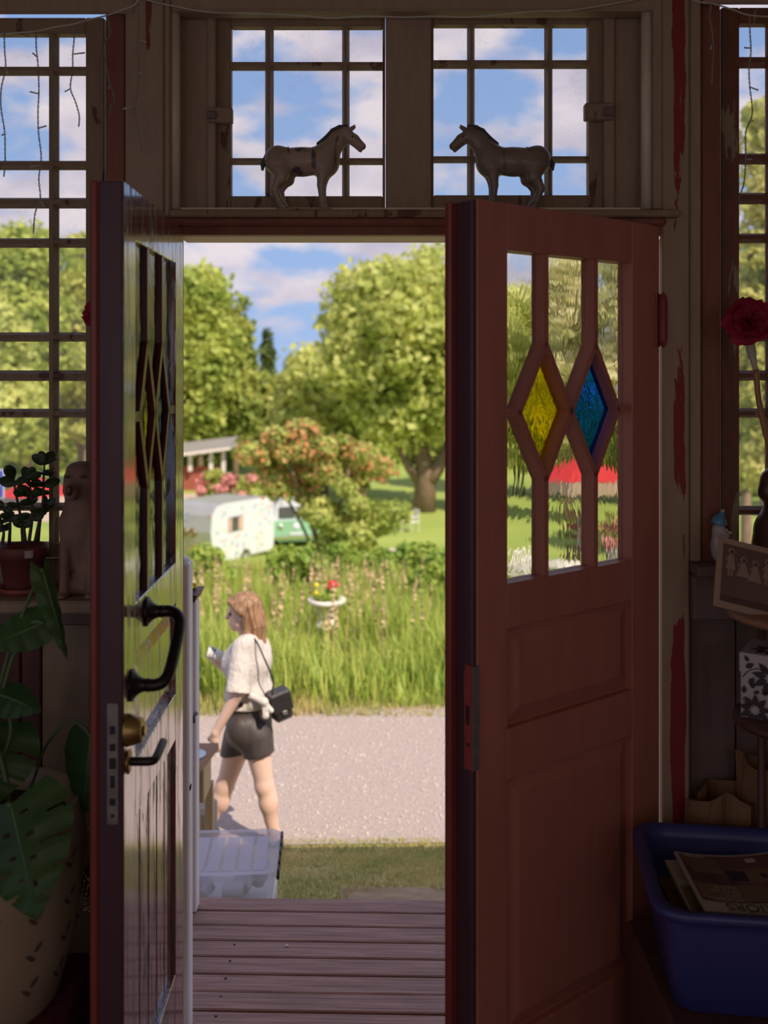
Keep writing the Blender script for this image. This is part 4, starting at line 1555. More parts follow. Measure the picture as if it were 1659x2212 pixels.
for k in range(26):
    x = xr_ - .02 - random.uniform(0, .22)
    G().ell((x, 3.94 + random.uniform(0, .12), z1 + random.uniform(.005, .028)), (.012, .012, .008), 8, 5).build('flower', M['yellowflower'], pt, True)

# wooden bin stand with the bowl, and the concrete block behind it
bn = E('bin_stand', (wx(425, 5.55), 5.55, float(gz(5.5))), 'pine bin stand with brown top and round steel bowl', 'bin')
zT = CZ - 2.128
xR_ = wx(432, 5.40)
g = G().prism([(xR_ - .55, 5.40), (xR_, 5.40), (xR_ + .045, 5.735), (xR_ - .5, 5.735)], zT - .035, zT, lambda a, t, b: (a, b, t))
g.build('top_board', M['brownwood'], bn)
G().lathe([(.082, .0), (.085, .004), (.078, .006), (.07, .003), (.03, .0015), (.001, .001)], (wx(412, 5.55), 5.56, zT), 28).build('bowl', P('bowl steel', (.62, .66, .72), (.5, .55, .62), .25, 6, metal=.6), bn, True)
G().box(xR_ - .5, xR_ - .012, 5.42, 5.45, zT - .22, zT - .035, .003).build('front_panel', M['darkbrown'], bn)
G().box(xR_ - .03, xR_ + .012, 5.45, 5.68, zT - .22, zT - .035, .003).build('side_panel', M['pine'], bn)
for (x, y) in ((xR_ - .035, 5.44), (xR_ - .08, 5.44), (xR_ - .47, 5.44), (xR_ + .0, 5.67), (xR_ - .45, 5.67)):
    G().box(x - .022, x + .022, y, y + .045, float(gz(y)) - .01, zT - .2, .003).build('leg', M['pine'], bn)
cb = G().box(wx(434, 5.95) - .10, wx(461, 5.95), 5.88, 6.12, float(gz(6.0)) - .02, wz(1741, 5.95), .025).build('concrete_block', M['concrete'])
tag(cb, 'rounded grey concrete block behind the bin stand', 'block')

# storage box with cups
sx1 = wx(590, 4.566)
stz = CZ - 2.30
sbb = float(gz(4.8)) + .004
st = E('storage_box', (sx1 - .3, 4.8, sbb), 'clear plastic storage box full of white cups on the lawn', 'box')
rot = Matrix.Translation((sx1 - .3, 4.8, 0)) @ Matrix.Rotation(math.radians(3), 4, 'Z')


def rrect(w, h, r, n=5):
    out = []
    for (cx, cy, a0) in ((w - r, h - r, 0), (-w + r, h - r, 90), (-w + r, -h + r, 180), (w - r, -h + r, 270)):
        for k in range(n + 1):
            a = math.radians(a0 + 90 * k / n)
            out.append((cx + r * math.cos(a), cy + r * math.sin(a)))
    return out


def loft(rings):
    g = G()
    n = len(rings[0])
    vs = [p for r in rings for p in r]
    fs = []
    for i in range(len(rings) - 1):
        for k in range(n):
            k2 = (k + 1) % n
            fs.append((i * n + k, i * n + k2, (i + 1) * n + k2, (i + 1) * n + k))
    return g.add(vs, fs)


def ring(w, h, r, z):
    return [(a, b, z) for a, b in rrect(w, h, r)]


body = loft([ring(.262, .195, .04, sbb), ring(.265, .198, .04, sbb + .001), ring(.285, .215, .045, stz - .045), ring(.287, .217, .045, stz - .012)])
nb = len(rrect(.1, .1, .01))
body.f.append(tuple(reversed(range(nb))))
body.build('tub', M['tubplastic'], st, True, rot)
lid = loft([ring(.300, .230, .05, stz - .030), ring(.302, .232, .05, stz - .004), ring(.298, .228, .05, stz), ring(.268, .198, .035, stz), ring(.262, .192, .03, stz - .016)])
lid.f.append(tuple(range(4 * nb, 5 * nb)))
lid_o = lid.build('lid', M['plastic'], st, False, rot)
for k in range(7):
    x = -.215 + k * .072
    G().box(x - .028, x + .028, -.17, .17, stz - .016, stz - .010, .004).build('lid_rib', M['plastic'], lid_o, False, rot)
for y in (-.15, -.06, .03, .12, .19):
    G().box(.298, .312, y - .03, y + .028, stz - .055, stz - .006, .005).build('clamp', M['black'], st, False, rot)
cupm = None
cups = [(-.24, -.165, 1.4, .3), (-.14, -.16, .7, 1.2), (-.05, -.165, 1.5, 2.0), (.05, -.16, 1.57, .4), (.14, -.165, 1.45, 1.9), (-.19, -.10, .4, .2), (-.02, -.09, 1.1, 2.6), (.10, -.07, .9, .9), (-.10, -.155, 1.57, 2.6), (.20, -.05, .3, .3)]
for i, (x, y, ry, rz) in enumerate(cups):
    zc_ = sbb + (.20 if i < 5 else .16) + .02 * math.sin(i * 2.2)
    if cupm is None:
        cupm = G().lathe([(.001, -.05), (.030, -.05), (.033, -.047), (.045, .048), (.046, .05), (.043, .05), (.030, -.042), (.001, -.044)], (0, 0, 0), 24, cap=False).build('cup', M['cup'], None, True)
        o = cupm
    else:
        o = inst(cupm, 'cup', (0, 0, 0))
    o.location = rot @ Vector((x, y, zc_))
    o.rotation_euler = (ry, 0, rz + 1.2)
    tag(o, 'white paper cup inside the clear plastic storage box', 'cup', 'cups in the storage box')
peb2 = G().box(sx1 - .58, sx1 - .02, 4.62, 4.98, sbb, sbb + .13, .03).build('paper_stack', M['cup'], None)
tag(peb2, 'pale folded papers at the bottom of the plastic box', 'papers')

# flower urn in the meadow
ud = 12.8
uz = float(gz(ud))
ux = wx(706, ud)
ur = E('garden_urn', (ux, ud, uz), 'white pedestal urn with red and yellow flowers in the meadow', 'urn')
G().lathe([(.15, 0), (.15, .05), (.12, .07), (.08, .12), (.07, .17), (.10, .21), (.12, .23)], (ux - .03, ud, uz), 20).build('foot', M['urn'], ur, True)
G().lathe([(.10, .23), (.145, .30), (.15, .34), (.13, .37), (.11, .42)], (ux, ud, uz), 20).build('stem', M['urn'], ur, True)
zr = wz(1296, ud) - uz
G().lathe([(.11, .42), (.13, .47), (.16, zr - .06), (.225, zr - .045), (.245, zr - .02), (.24, zr + .015), (.205, zr + .02), (.19, zr - .01), (.02, zr - .03)], (ux, ud, uz), 28).build('bowl', M['urn'], ur, True)
crown('leaves', [(ux, ud, uz + zr + .05, .16, .14, .07)], 260, .03, M['weed'], ur)
for k in range(9):
    G().ell((ux + .085 + random.uniform(-.045, .045), ud - .05 + random.uniform(-.05, .05), uz + zr + .20 + random.uniform(-.04, .05)), (.032, .032, .026), 8, 6).build('red_flower', M['redflower'], ur, True)
for (dx, dz) in ((-.13, .20), (-.13, .10), (-.10, .06)):
    G().ell((ux + dx, ud - .06, uz + zr + dz), (.034, .034, .03), 8, 6).build('yellow_flower', M['yellowflower'], ur, True)
G().tube([(ux + .08, ud - .05, uz + zr), (ux + .085, ud - .05, uz + zr + .2)], .006, 5).build('stalk', M['weed'], ur)

# caravan -----------------------------------------------------------
cn = W(455, 1217, 34.0)
cf = W(592, 1190, 37.2)
ldir = Vector((cf.x - cn.x, cf.y - cn.y, 0))
CL = ldir.length
ldir.normalize()
wdir = Vector((-ldir.y, ldir.x, 0))
cz0 = (cn.z + cf.z) / 2
MC = Matrix(((ldir.x, wdir.x, 0, cn.x), (ldir.y, wdir.y, 0, cn.y), (0, 0, 1, cz0), (0, 0, 0, 1)))
cv = E('caravan', (cn.x + ldir.x * CL / 2 + wdir.x, cn.y + ldir.y * CL / 2 + wdir.y, float(gz(35.5))), 'small white caravan with coloured stickers parked on the lawn', 'caravan')
prof = [(.32, 0), (CL - .25, 0), (CL - .05, .10), (CL, .5), (CL, 1.55), (CL - .12, 1.83), (CL - .45, 1.98), (.75, 2.02), (.32, 1.93), (.08, 1.65), (0, 1.1), (.08, .55), (.2, .15)]
g = G().prism(prof, .02, 2.0)
g.build('body', M['silver'], cv, False, MC)
g = G().prism([(CL / 2 + (a - CL / 2) * .995, 1 + (b - 1) * .99) for a, b in prof], -.01, .02)
sp_ = g.build('side_panel', M['white_van'], cv, False, MC)
G().box(.95, 1.75, -.03, .0, .98, 1.50, .03).build('window', M['winglass'], cv, False, MC)
G().box(.95, 1.12, -.036, -.03, 1.0, 1.48, 0).build('curtain', M['curtain'], cv, False, MC)
G().box(1.5, 1.75, -.036, -.03, 1.0, 1.48, 0).build('curtain', M['curtain'], cv, False, MC)
G().box(2.35, 3.2, -.02, .0, .25, 1.85, .02).build('door', M['white_van'], cv, False, MC)
G().box(2.5, 3.05, -.026, -.018, .35, .8, .01).build('door_panel', M['plaster_w'], cv, False, MC)
G().lathe([(.30, 0), (.33, .02), (.33, .16), (.2, .18)], (1.95, -.02, -.05), 20, (0, 1, 0)).build('wheel', M['tyre'], cv, True, MC)
G().lathe([(.17, -.03), (.17, 0), (.08, .0)], (1.95, -.03, -.05), 16, (0, 1, 0)).build('hub_cap', M['chrome'], cv, True, MC)
cols = [(.72, .28, .14), (.25, .35, .75), (.80, .62, .15), (.2, .2, .25), (.78, .2, .2), (.2, .5, .25)]
smat = [P('sticker %d' % i, c, None, .5) for i, c in enumerate(cols)]
for k in range(46):
    a, b = random.uniform(.25, CL - .15), random.uniform(.15, 1.85)
    if .85 < a < 1.85 and .9 < b < 1.6:
        continue
    G().lathe([(.001, 0), (.045, .001), (.04, .006), (.001, .006)], (a, -.012 if not 2.3 < a < 3.25 else -.022, b), 7, (0, -1, 0)).build('sticker', smat[k % 6], cv, False, MC)
for k in range(16):
    a, b = random.uniform(.1, 1.3), random.uniform(.25, 1.7)
    xx = float(np.interp(b, [.15, .55, 1.1, 1.65], [.2, .08, 0, .08]))
    G().lathe([(.001, 0), (.05, .001), (.045, .006), (.001, .006)], (xx - .012, a, b), 7, (-1, 0, 0)).build('sticker', smat[k % 6], cv, False, MC)
for a in (.78, 1.15):
    G().tube([(.0 + .0 - .02, a + .13 * math.cos(t), 1.05 + .12 * math.sin(t)) for t in np.linspace(0, 2 * math.pi, 17)], .035, 6, False).build('ring_emblem', M['brass'], cv, True, MC)
G().box(.85, 1.5, -.05, .05, -.42, -.0, .02).build('step', M['steel'], cv, False, MC)
G().tube([(.1, 1.0, .02), (-.9, 1.0, .0)], .05, 8).build('tow_bar', M['steel'], cv, False, MC)
G().tube([(-.75, 1.0, -.45), (-.75, 1.0, .25)], .035, 8).build('jockey_wheel_post', M['steel'], cv, False, MC)

# green van behind the shrub ------------------------------------------
vd = 38.5
vx, vz = wx(640, vd), float(gz(vd))
MV = Matrix.Translation((vx, vd, vz)) @ Matrix.Rotation(math.radians(14), 4, 'Z')
vn = E('van', (vx, vd, vz), 'mint green vintage van parked right of the caravan', 'van')
side = [(-.86, .35), (-.88, .75), (-.86, 1.05), (.86, 1.05), (.88, .75), (.86, .35), (.7, .27), (-.7, .27)]
G().prism(side, 0, 3.9).build('lower_body', M['mint'], vn, False, MV)
up = [(-.85, 1.05), (-.78, 1.6), (-.62, 1.82), (-.3, 1.9), (.3, 1.9), (.62, 1.82), (.78, 1.6), (.85, 1.05)]
G().prism(up, .12, 3.85).build('upper_body', M['white_van'], vn, False, MV)
G().box(-.66, -.04, .06, .12, 1.14, 1.58, .03).build('windscreen', M['winglass'], vn, False, MV)
G().box(.04, .66, .06, .12, 1.14, 1.58, .03).build('windscreen', M['winglass'], vn, False, MV)
for s in (-1, 1):
    G().lathe([(.11, 0), (.10, .03), (.04, .045)], (s * .6, 0, .82), 14, (0, -1, 0)).build('headlight', M['chrome'], vn, True, MV)
    for yy in (.75, 3.1):
        G().lathe([(.31, -.08), (.32, .0), (.31, .08)], (s * .74, yy, .32), 16, (1, 0, 0)).build('wheel', M['tyre'], vn, True, MV)
    for q in range(3):
        G().box(s * .80 - .02, s * .80 + .02, .55 + q * 1.08, 1.45 + q * 1.08, 1.14, 1.56, .02).build('side_window', M['winglass'], vn, False, MV)
G().box(-.88, .88, -.08, .0, .36, .50, .03).build('bumper', M['chrome'], vn, False, MV)
G().box(-.25, .25, -.09, -.08, .52, .62, .0).build('number_plate', M['white_van'], vn, False, MV)
G().lathe([(.14, 0), (.13, .015), (.001, .016)], (0, -.0, .82), 16, (0, -1, 0)).build('spare_cover', M['white_van'], vn, True, MV)

# carport -------------------------------------------------------------
kd = 60
kx = wx(445, kd)
kz = float(gz(kd))
kp = E('carport', (kx, kd, kz), 'small open carport with white posts and red board wall', 'carport')
zz = lambda py: wz(py, kd)
G().add([(wx(330, kd), kd - .6, zz(992)), (wx(500, kd), kd - .6, zz(970)), (wx(500, kd), kd + 2.4, zz(970)), (wx(330, kd), kd + 2.4, zz(992)),
         (wx(330, kd), kd - .6, zz(985)), (wx(502, kd), kd - .6, zz(963)), (wx(502, kd), kd + 2.4, zz(963)), (wx(330, kd), kd + 2.4, zz(985))],
        [(3, 2, 1, 0), (4, 5, 6, 7), (0, 1, 5, 4), (1, 2, 6, 5), (2, 3, 7, 6), (3, 0, 4, 7)]).build('roof', M['plaster_w'], kp)
G().add([(wx(330, kd), kd - .55, zz(984)), (wx(502, kd), kd - .55, zz(962)), (wx(502, kd), kd + 2.5, zz(948)), (wx(330, kd), kd + 2.5, zz(968))], [(0, 1, 2, 3)]).build('roof_sheet', M['roofgrey'], kp)
for (px, pb) in ((347, 1062), (411, 1018), (456, 1018), (483, 1062)):
    G().box(wx(px, kd) - .11, wx(px, kd) + .11, kd - .1, kd + .1, zz(pb) if pb < 1050 else kz, zz(975), .01).build('post', M['plaster_w'], kp)
xa, xb = wx(330, kd), wx(475, kd)
nbd = 22
b0 = None
for k in range(nbd):
    x = xa + (xb - xa) * (k + .5) / nbd
    w_ = (xb - xa) / nbd
    if b0 is None:
        b0 = G().box(x - w_ * .46, x + w_ * .46, kd + .3, kd + .36, kz, zz(1008), .005).build('board', M['redbarn'], kp)
    else:
        o = inst(b0, 'board', (x, kd + .33, (kz + zz(1008)) / 2), kp)

# parasols, garden furniture, sign, stones ---------------------------------
def parasol(px, d, top_py, hw, label, fringe=True):
    x, z0 = wx(px, d), float(gz(d))
    zt = wz(top_py, d)
    t = E('parasol', (x, d, z0), label, 'parasol', 'red parasols')
    n = 8
    drop = hw * .42
    vs = [(x, d, zt)] + [(x + hw * math.cos(2 * math.pi * (k + .5) / n), d + hw * math.sin(2 * math.pi * (k + .5) / n), zt - drop) for k in range(n)]
    for k in range(n):
        a, b, c = Vector(vs[0]), Vector(vs[1 + k]), Vector(vs[1 + (k + 1) % n])
        off = Vector((0, 0, -.012))
        G().add([a, b, c, a + off, b + off, c + off], [(0, 1, 2), (5, 4, 3), (1, 4, 5, 2), (0, 3, 4, 1), (2, 5, 3, 0)]).build('canopy_panel', M['redcloth'], t)
    if fringe:
        g = G()
        for k in range(n):
            b, c = Vector(vs[1 + k]), Vector(vs[1 + (k + 1) % n])
            for q in range(14):
                p0, p1 = b.lerp(c, q / 14), b.lerp(c, (q + .85) / 14)
                dz = Vector((0, 0, -.26 - .05 * random.random()))
                inw = (Vector((x, d, b.z)) - p0).normalized() * .02
                g.add([p0, p1, p1 + dz, p0 + dz, p0 + inw, p1 + inw, p1 + inw + dz, p0 + inw + dz],
                      [(0, 1, 2, 3), (7, 6, 5, 4), (0, 3, 7, 4), (1, 5, 6, 2), (3, 2, 6, 7), (0, 4, 5, 1)])
        f = g.build('fringe', M['fringe'], t)
        f['kind'] = 'stuff'
    G().tube([(x, d, z0 - .05), (x, d, zt + .06)], .025, 8).build('pole', M['plaster_w'], t)
    G().lathe([(.25, 0), (.25, .06), (.05, .1)], (x, d, z0), 16).build('base', M['concrete'], t)
    return t


parasol(1258, 22, 985, 1.12, 'red parasol with straw fringe seen through the right door panes')
parasol(80, 27, 1030, 1.05, 'red parasol low behind the jade plant in the left window', False)


def chair(x, y, rz, label, group):
    z = float(gz(y))
    t = E('garden_chair', (x, y, z), label, 'chair', group)
    R = Matrix.Translation((x, y, z)) @ Matrix.Rotation(rz, 4, 'Z')
    G().box(-.23, .23, -.22, .22, .41, .44, .01).build('seat', M['plaster_w'], t, False, R)
    for k in range(4):
        G().box(-.2 + k * .115, -.14 + k * .115, .20, .23, .50, .92, .008).build('back_slat', M['plaster_w'], t, False, R)
    G().box(-.23, .23, .20, .235, .88, .95, .01).build('back_rail', M['plaster_w'], t, False, R)
    for sx in (-1, 1):
        G().tube([(sx * .21, -.2, 0), (sx * .21, -.2, .64)], .018, 6).build('leg', M['plaster_w'], t, False, R)
        G().tube([(sx * .21, .21, 0), (sx * .21, .21, .9)], .018, 6).build('leg', M['plaster_w'], t, False, R)
        G().box(sx * .21 - .025, sx * .21 + .025, -.22, .22, .63, .66, .008).build('armrest', M['plaster_w'], t, False, R)
    return t


def table(x, y, label):
    z = float(gz(y))
    t = E('garden_table', (x, y, z), label, 'table')
    G().lathe([(.45, .70), (.46, .715), (.45, .73), (.001, .73)], (x, y, z), 24).build('table_top', M['plaster_w'], t, True)
    G().tube([(x, y, z), (x, y, z + .71)], .04, 8).build('pedestal', M['plaster_w'], t, True)
    G().lathe([(.25, 0), (.24, .03), (.05, .06)], (x, y, z), 16).build('base', M['plaster_w'], t, True)


chair(wx(1135, 20.5), 20.5, .5, 'white garden chair left of the red parasol', 'white garden chairs')
chair(wx(1120, 18.6), 18.6, -2.2, 'white garden chair nearest the house, left panes of the right door', 'white garden chairs')
chair(wx(1325, 20.5), 20.5, -.9, 'white garden chair right of the red parasol', 'white garden chairs')
table(wx(1210, 20.0), 20.0, 'round white garden table under the red parasol')
chair(wx(862, 43), 43, 1.2, 'white garden chair under the huge willow, left one', 'white garden chairs')
chair(wx(890, 43), 43, -1.0, 'white garden chair under the huge willow, right one', 'white garden chairs')
for (px, py, d, s, lab) in ((1325, 1090, 21.5, 32, 'pink blossoming bush right of the parasol'), (1245, 1095, 23, 22, 'low pink flowers under the parasol'), (470, 1020, 55, 40, 'pink flower bed beside the carport'), (560, 1030, 52, 50, 'pale pink shrubs behind the caravan')):
    t = E('flower_bush', (wx(px, d), d, float(gz(d))), lab, 'bush', 'pink flower bushes')
    r = s / F * d
    hgt = max(wz(py, d) - float(gz(d)), .4)
    crown('foliage', clumps((wx(px, d), d, float(gz(d)) + hgt * .5), (r, r * .6, hgt * .45), 14, r * .28, 0, px), 1500, .09 if d < 30 else .16, M['fol_bush'], t)
    crown('blossom', clumps((wx(px, d), d - .05, float(gz(d)) + hgt * .55), (r, r * .6, hgt * .45), 14, r * .28, 0, px + 1), 700, .07 if d < 30 else .14, M['pinkflower'], t)
se = E('stone_edging', (wx(935, 36), 36, float(gz(36))), 'row of pale field stones edging the lawn under the willow', 'edging')
for k in range(16):
    px = 845 + k * 11
    d = 37.5 - k * .22
    G().ell((wx(px, d), d, float(gz(d)) + .06), (.11 + .03 * random.random(), .12, .10 + .03 * random.random()), 9, 6).build('stone', M['stone'], se, True)
sgd = 15
sg = E('road_sign', (wx(-30, sgd), sgd, float(gz(sgd))), 'blue road sign with a white ring at the left picture edge', 'sign')
xs0, xs1 = wx(-66, sgd), wx(9, sgd)
G().box(xs0, xs1, sgd, sgd + .01, wz(1077, sgd), wz(1014, sgd), .004).build('border', M['white_van'], sg)
G().box(xs0 + .015, xs1 - .015, sgd - .004, sgd, wz(1077, sgd) + .015, wz(1014, sgd) - .015, 0).build('plate', M['signblue'], sg)
cxs, czs = (xs0 + xs1) / 2, (wz(1077, sgd) + wz(1014, sgd)) / 2
G().tube([(cxs + .19 * math.cos(t), sgd - .006, czs + .14 * math.sin(t)) for t in np.linspace(0, 2 * math.pi, 25)], .008, 6, False).build('ring', M['white_van'], sg)
G().tube([(wx(-30, sgd), sgd + .03, float(gz(sgd)) - .1), (wx(-30, sgd), sgd + .03, wz(1014, sgd))], .03, 8).build('pole', M['steel'], sg)

# hedge-like background so that no horizon shows under the far trees
for i, (px, d, tp, hw) in enumerate([(330, 78, 880, 120), (560, 84, 880, 130), (790, 80, 850, 150), (1010, 78, 860, 130), (1200, 76, 860, 130), (1420, 70, 860, 140), (1660, 58, 860, 140), (90, 74, 850, 150), (-170, 70, 860, 150), (1900, 60, 850, 150)]):
    names = ['left of the carport', 'behind the caravan', 'behind the willow trunk', 'right of the willow trunk', 'behind the red parasol', 'behind the right door post', 'low in the right window', 'low in the left window', 'beyond the left window frame', 'beyond the right window frame']
    tree('hedge_tree', px, d, tp, hw, M['fol_dark'] if i % 2 else M['fol_lime'], 'low spreading hedge tree ' + names[i], 7000, .34, top=.1, ncl=40, cl=1.5, seed=80 + i, low=1085, group='hedge trees')

# ================================================================== THE WOMAN
PD = 6.45
fw = Vector((-.93, .37, 0)).normalized()
lat = Vector((-fw.y, fw.x, 0))          # her left, towards us
up = Vector((0, 0, 1))
RP = Matrix((fw, lat, up)).transposed()  # local axes -> world
RPn = np.array(RP)


def J(px, py, d=PD):
    return np.array(W(px, py, d))


def off(p, f=0, l=0, u=0):
    return p + np.array(fw) * f + np.array(lat) * l + np.array(up) * u


pelvis = J(535, 1572)
waist = J(537, 1508)
chest = J(537, 1432)
neck = J(537, 1378)
head = J(524, 1321)
shL = J(523, 1402, 6.34)
elL = J(513, 1498, 6.25)
wrL = J(466, 1582, 6.26)
shR = J(553, 1400, 6.58)
elR = J(522, 1478, 6.68)
wrR = J(478, 1437, 6.66)
hipL = J(552, 1590, 6.39)
knL = J(572, 1697, 6.37)
anL = J(592, 1800, 6.38)
hipR = J(520, 1590, 6.52)
knR = J(487, 1697, 6.55)
anR = J(455, 1776, 6.57)

ps = E('person', (pelvis[0], pelvis[1], float(gz(6.45))), 'woman in cream shirt and dark shorts walking left with a cup', 'person')
b = SDF(.0055)
b.ell(pelvis, (.115, .165, .12), RPn, .03)
b.ell(waist, (.10, .130, .12), RPn, .06)
b.ell(off(chest, .01), (.115, .155, .16), RPn, .06)
b.ell(off(chest, .085, 0, .0), (.06, .12, .07), RPn, .05)
b.cap(off(neck, 0, 0, -.03), off(head, -.01, 0, -.05), .055, .047, .03)
fwh = Vector((-1.0, -.04, -.10)).normalized()
lath = Vector((-fwh.y, fwh.x, 0)).normalized()
uph = fwh.cross(lath)
if uph.z < 0:
    uph = -uph
RHn = np.array(Matrix((fwh, lath, uph)).transposed())


def hoff(p, f=0, l=0, u=0):
    return p + np.array(fwh) * f + np.array(lath) * l + np.array(uph) * u


# head in profile: skull, jaw, chin, nose, lips, brow, ear
b.ell(hoff(head, -.012, 0, .022), (.096, .074, .092), RHn, .02)
b.ell(hoff(head, .030, 0, -.052), (.055, .052, .062), RHn, .03)
b.ell(hoff(head, .068, 0, -.098), (.020, .024, .018), RHn, .02)
b.cap(hoff(head, .082, 0, .006), hoff(head, .104, 0, -.030), .009, .013, .014)
b.ell(hoff(head, .084, 0, -.060), (.014, .022, .008), RHn, .010)
b.ell(hoff(head, .083, 0, -.074), (.013, .020, .008), RHn, .010)
b.ell(hoff(head, .078, 0, .018), (.014, .045, .010), RHn, .016)
b.ell(hoff(head, -.005, .072, -.02), (.020, .010, .030), RHn, .010)
for s_ in (1, -1):
    b.ell(hoff(head, .080, s_ * .030, -.004), (.012, .014, .008), RHn, .010, 's')
# arms
b.cap(shL, elL, .054, .041, .04)
b.cap(elL, wrL, .042, .026, .015)
b.cap(shR, elR, .054, .041, .04)
b.cap(elR, wrR, .042, .026, .015)
# legs
for (h_, k_, a_) in ((hipL, knL, anL), (hipR, knR, anR)):
    b.cap(h_, k_, .092, .056, .04)
    b.cap(k_, k_ * .62 + a_ * .38, .054, .057, .02)
    b.cap(k_ * .65 + a_ * .35, a_, .056, .036, .02)
    b.ell(off(k_ * .68 + a_ * .32, -.022), (.036, .042, .09), RPn, .03)
    b.ell(off(k_, .012), (.042, .046, .05), RPn, .04)
    b.cap(a_, off(a_, .0, 0, -.05), .037, .040, .02)
    b.cap(off(a_, .0, 0, -.055), off(a_, .13, 0, -.068), .036, .030, .02)


def hand(w, dirv, palm_n, curl, k=.006, grip=None):
    """palm, four unequal bent fingers and a thumb leaving the side of the palm"""
    d_ = Vector(dirv).normalized()
    n_ = Vector(palm_n)
    n_ = (n_ - d_ * n_.dot(d_)).normalized()
    s_ = d_.cross(n_)
    w = Vector(w)
    b.cap(w, w + d_ * .05, .024, .026, .015)
    for q in (-.022, -.008, .007, .021):
        b.cap(w + d_ * .02 + s_ * q * .6, w + d_ * .085 + s_ * q, .013, .0115, .008)
    for q, ln in ((-.025, .060), (-.0085, .072), (.008, .068), (.024, .052)):
        p0 = w + d_ * .085 + s_ * q
        c1, c2 = curl, curl * 2.1
        p1 = p0 + (d_ * math.cos(c1) + n_ * math.sin(c1)) * ln * .5
        p2 = p1 + (d_ * math.cos(c2) + n_ * math.sin(c2)) * ln * .5
        b.cap(p0, p1, .0095, .009, .004)
        b.cap(p1, p2, .009, .0078, .003)
    t0 = w + d_ * .030 - s_ * .022
    t1 = t0 + (d_ * .6 - s_ * .7 + n_ * .4).normalized() * .036
    t2 = t1 + (d_ * .85 - s_ * .05 + n_ * .55).normalized() * .030
    b.cap(t0, t1, .013, .0105, .008)
    b.cap(t1, t2, .0102, .0085, .003)


hand(wrL, Vector((-.10, .1, -1)), -lat + fw * .2, .35)
hand(wrR, Vector(J(463, 1424, 6.64)) - Vector(wrR) + up * -.005, up * .8 - lat * .5, .75)
body_o = sdf_obj(b, 'body', M['skin'], ps)

# clothes
s = SDF(.007)
s.ell(off(waist, -.005, 0, .03), (.150, .180, .14), RPn, .05)
s.ell(off(chest, 0, 0, .01), (.142, .182, .17), RPn, .06)
s.ell(off(chest, .088, 0, .0), (.075, .14, .09), RPn, .05)
s.cap(off(shR, -.03, .03, .035), off(shL, -.03, -.03, .035), .062, .062, .06)
s.cap(shL, shL * .05 + elL * .95, .066, .078, .035)
s.cap(shR, shR * .1 + elR * .9, .066, .076, .035)
s.plane(off(waist, 0, 0, -.04), (0, 0, -1))
for (a_, b_) in ((shL, elL), (shR, elR)):
    ax_ = (b_ - a_) / np.linalg.norm(b_ - a_)
    s.ell(b_ + ax_ * .060, .092, None, .008, 's')
s.ell(neck + np.array((0, 0, .035)), (.075, .085, .06), RPn, .01, 's')
shirt = sdf_obj(s, 'shirt', M['shirt'], ps)
# tails knotted at the back hip
kn_ = J(570, 1516, 6.27)
s = SDF(.005)
s.ell(kn_, (.028, .024, .026), RPn, .01)
s.cap(kn_, kn_ + np.array((.012, -.01, -.085)), .016, .022, .01)
s.cap(kn_, kn_ + np.array((.045, .0, -.055)), .015, .018, .01)
s.cap(kn_ + np.array((-.09, .02, .03)), kn_, .02, .022, .02)
sdf_obj(s, 'shirt_knot', M['shirt'], ps)
s = SDF(.007)
s.ell(off(pelvis, -.01, 0, .02), (.135, .185, .15), RPn, .03)
s.ell(off(waist, 0, 0, -.02), (.118, .15, .09), RPn, .05)
eL, eR = hipL * .63 + knL * .37, hipR * .66 + knR * .34
s.cap(hipL, eL, .112, .100, .04)
s.cap(hipR, eR, .112, .100, .04)
s.plane(eL + np.array((0, 0, -.0)), tuple((knL - hipL) / np.linalg.norm(knL - hipL) * np.array((1, 1, 1))))
s.plane(eR + np.array((0, 0, -.04)), tuple((knR - hipR) / np.linalg.norm(knR - hipR)))
s.plane(off(waist, 0, 0, .02), (0, 0, 1))
sdf_obj(s, 'shorts', M['shorts'], ps)
# hair
s = SDF(.005)
s.ell(hoff(head, -.022, 0, .034), (.106, .088, .096), RHn, .02)
s.ell(hoff(head, -.055, 0, -.05), (.080, .090, .12), RHn, .04)
s.cap(hoff(head, -.045, .055, -.02), hoff(head, -.035, .075, -.175), .042, .040, .03)
s.cap(hoff(head, -.045, -.055, -.02), hoff(head, -.035, -.075, -.165), .042, .040, .03)
s.cap(hoff(head, -.085, 0, -.05), hoff(head, -.085, .01, -.20), .055, .050, .04)
s.cap(hoff(head, -.02, .078, -.15), hoff(head, .055, .075, -.245), .034, .022, .03)
s.cap(hoff(head, .055, .075, -.245), hoff(head, .105, .05, -.36), .024, .012, .02)
s.cap(hoff(head, .07, .025, .075), hoff(head, .0, .083, .012), .022, .018, .02)
s.cap(hoff(head, .07, -.025, .075), hoff(head, .0, -.083, .012), .022, .018, .02)
s.ell(hoff(head, .085, 0, -.04), (.078, .11, .095), RHn, .012, 's')
s.ell(hoff(head, .055, 0, -.02), (.060, .072, .085), RHn, .01, 's')
rh = random.Random(12)
for q in range(26):      # locks falling over the back and sides
    a = q / 25 * math.pi - math.pi / 2
    jit = rh.uniform(-.012, .012)
    p0 = hoff(head, -.045 - .060 * math.cos(a), .084 * math.sin(a), .03 + rh.uniform(-.02, .03))
    p1 = hoff(head, -.050 - .078 * math.cos(a) + jit, .096 * math.sin(a), -.09)
    p2 = hoff(head, -.045 - .070 * math.cos(a) - jit, .098 * math.sin(a) + jit, -.205 - rh.uniform(0, .045))
    r_ = rh.uniform(.008, .015)
    s.cap(p0, p1, r_, r_, .003)
    s.cap(p1, p2, r_, r_ * .6, .003)
sdf_obj(s, 'hair', M['hair'], ps)
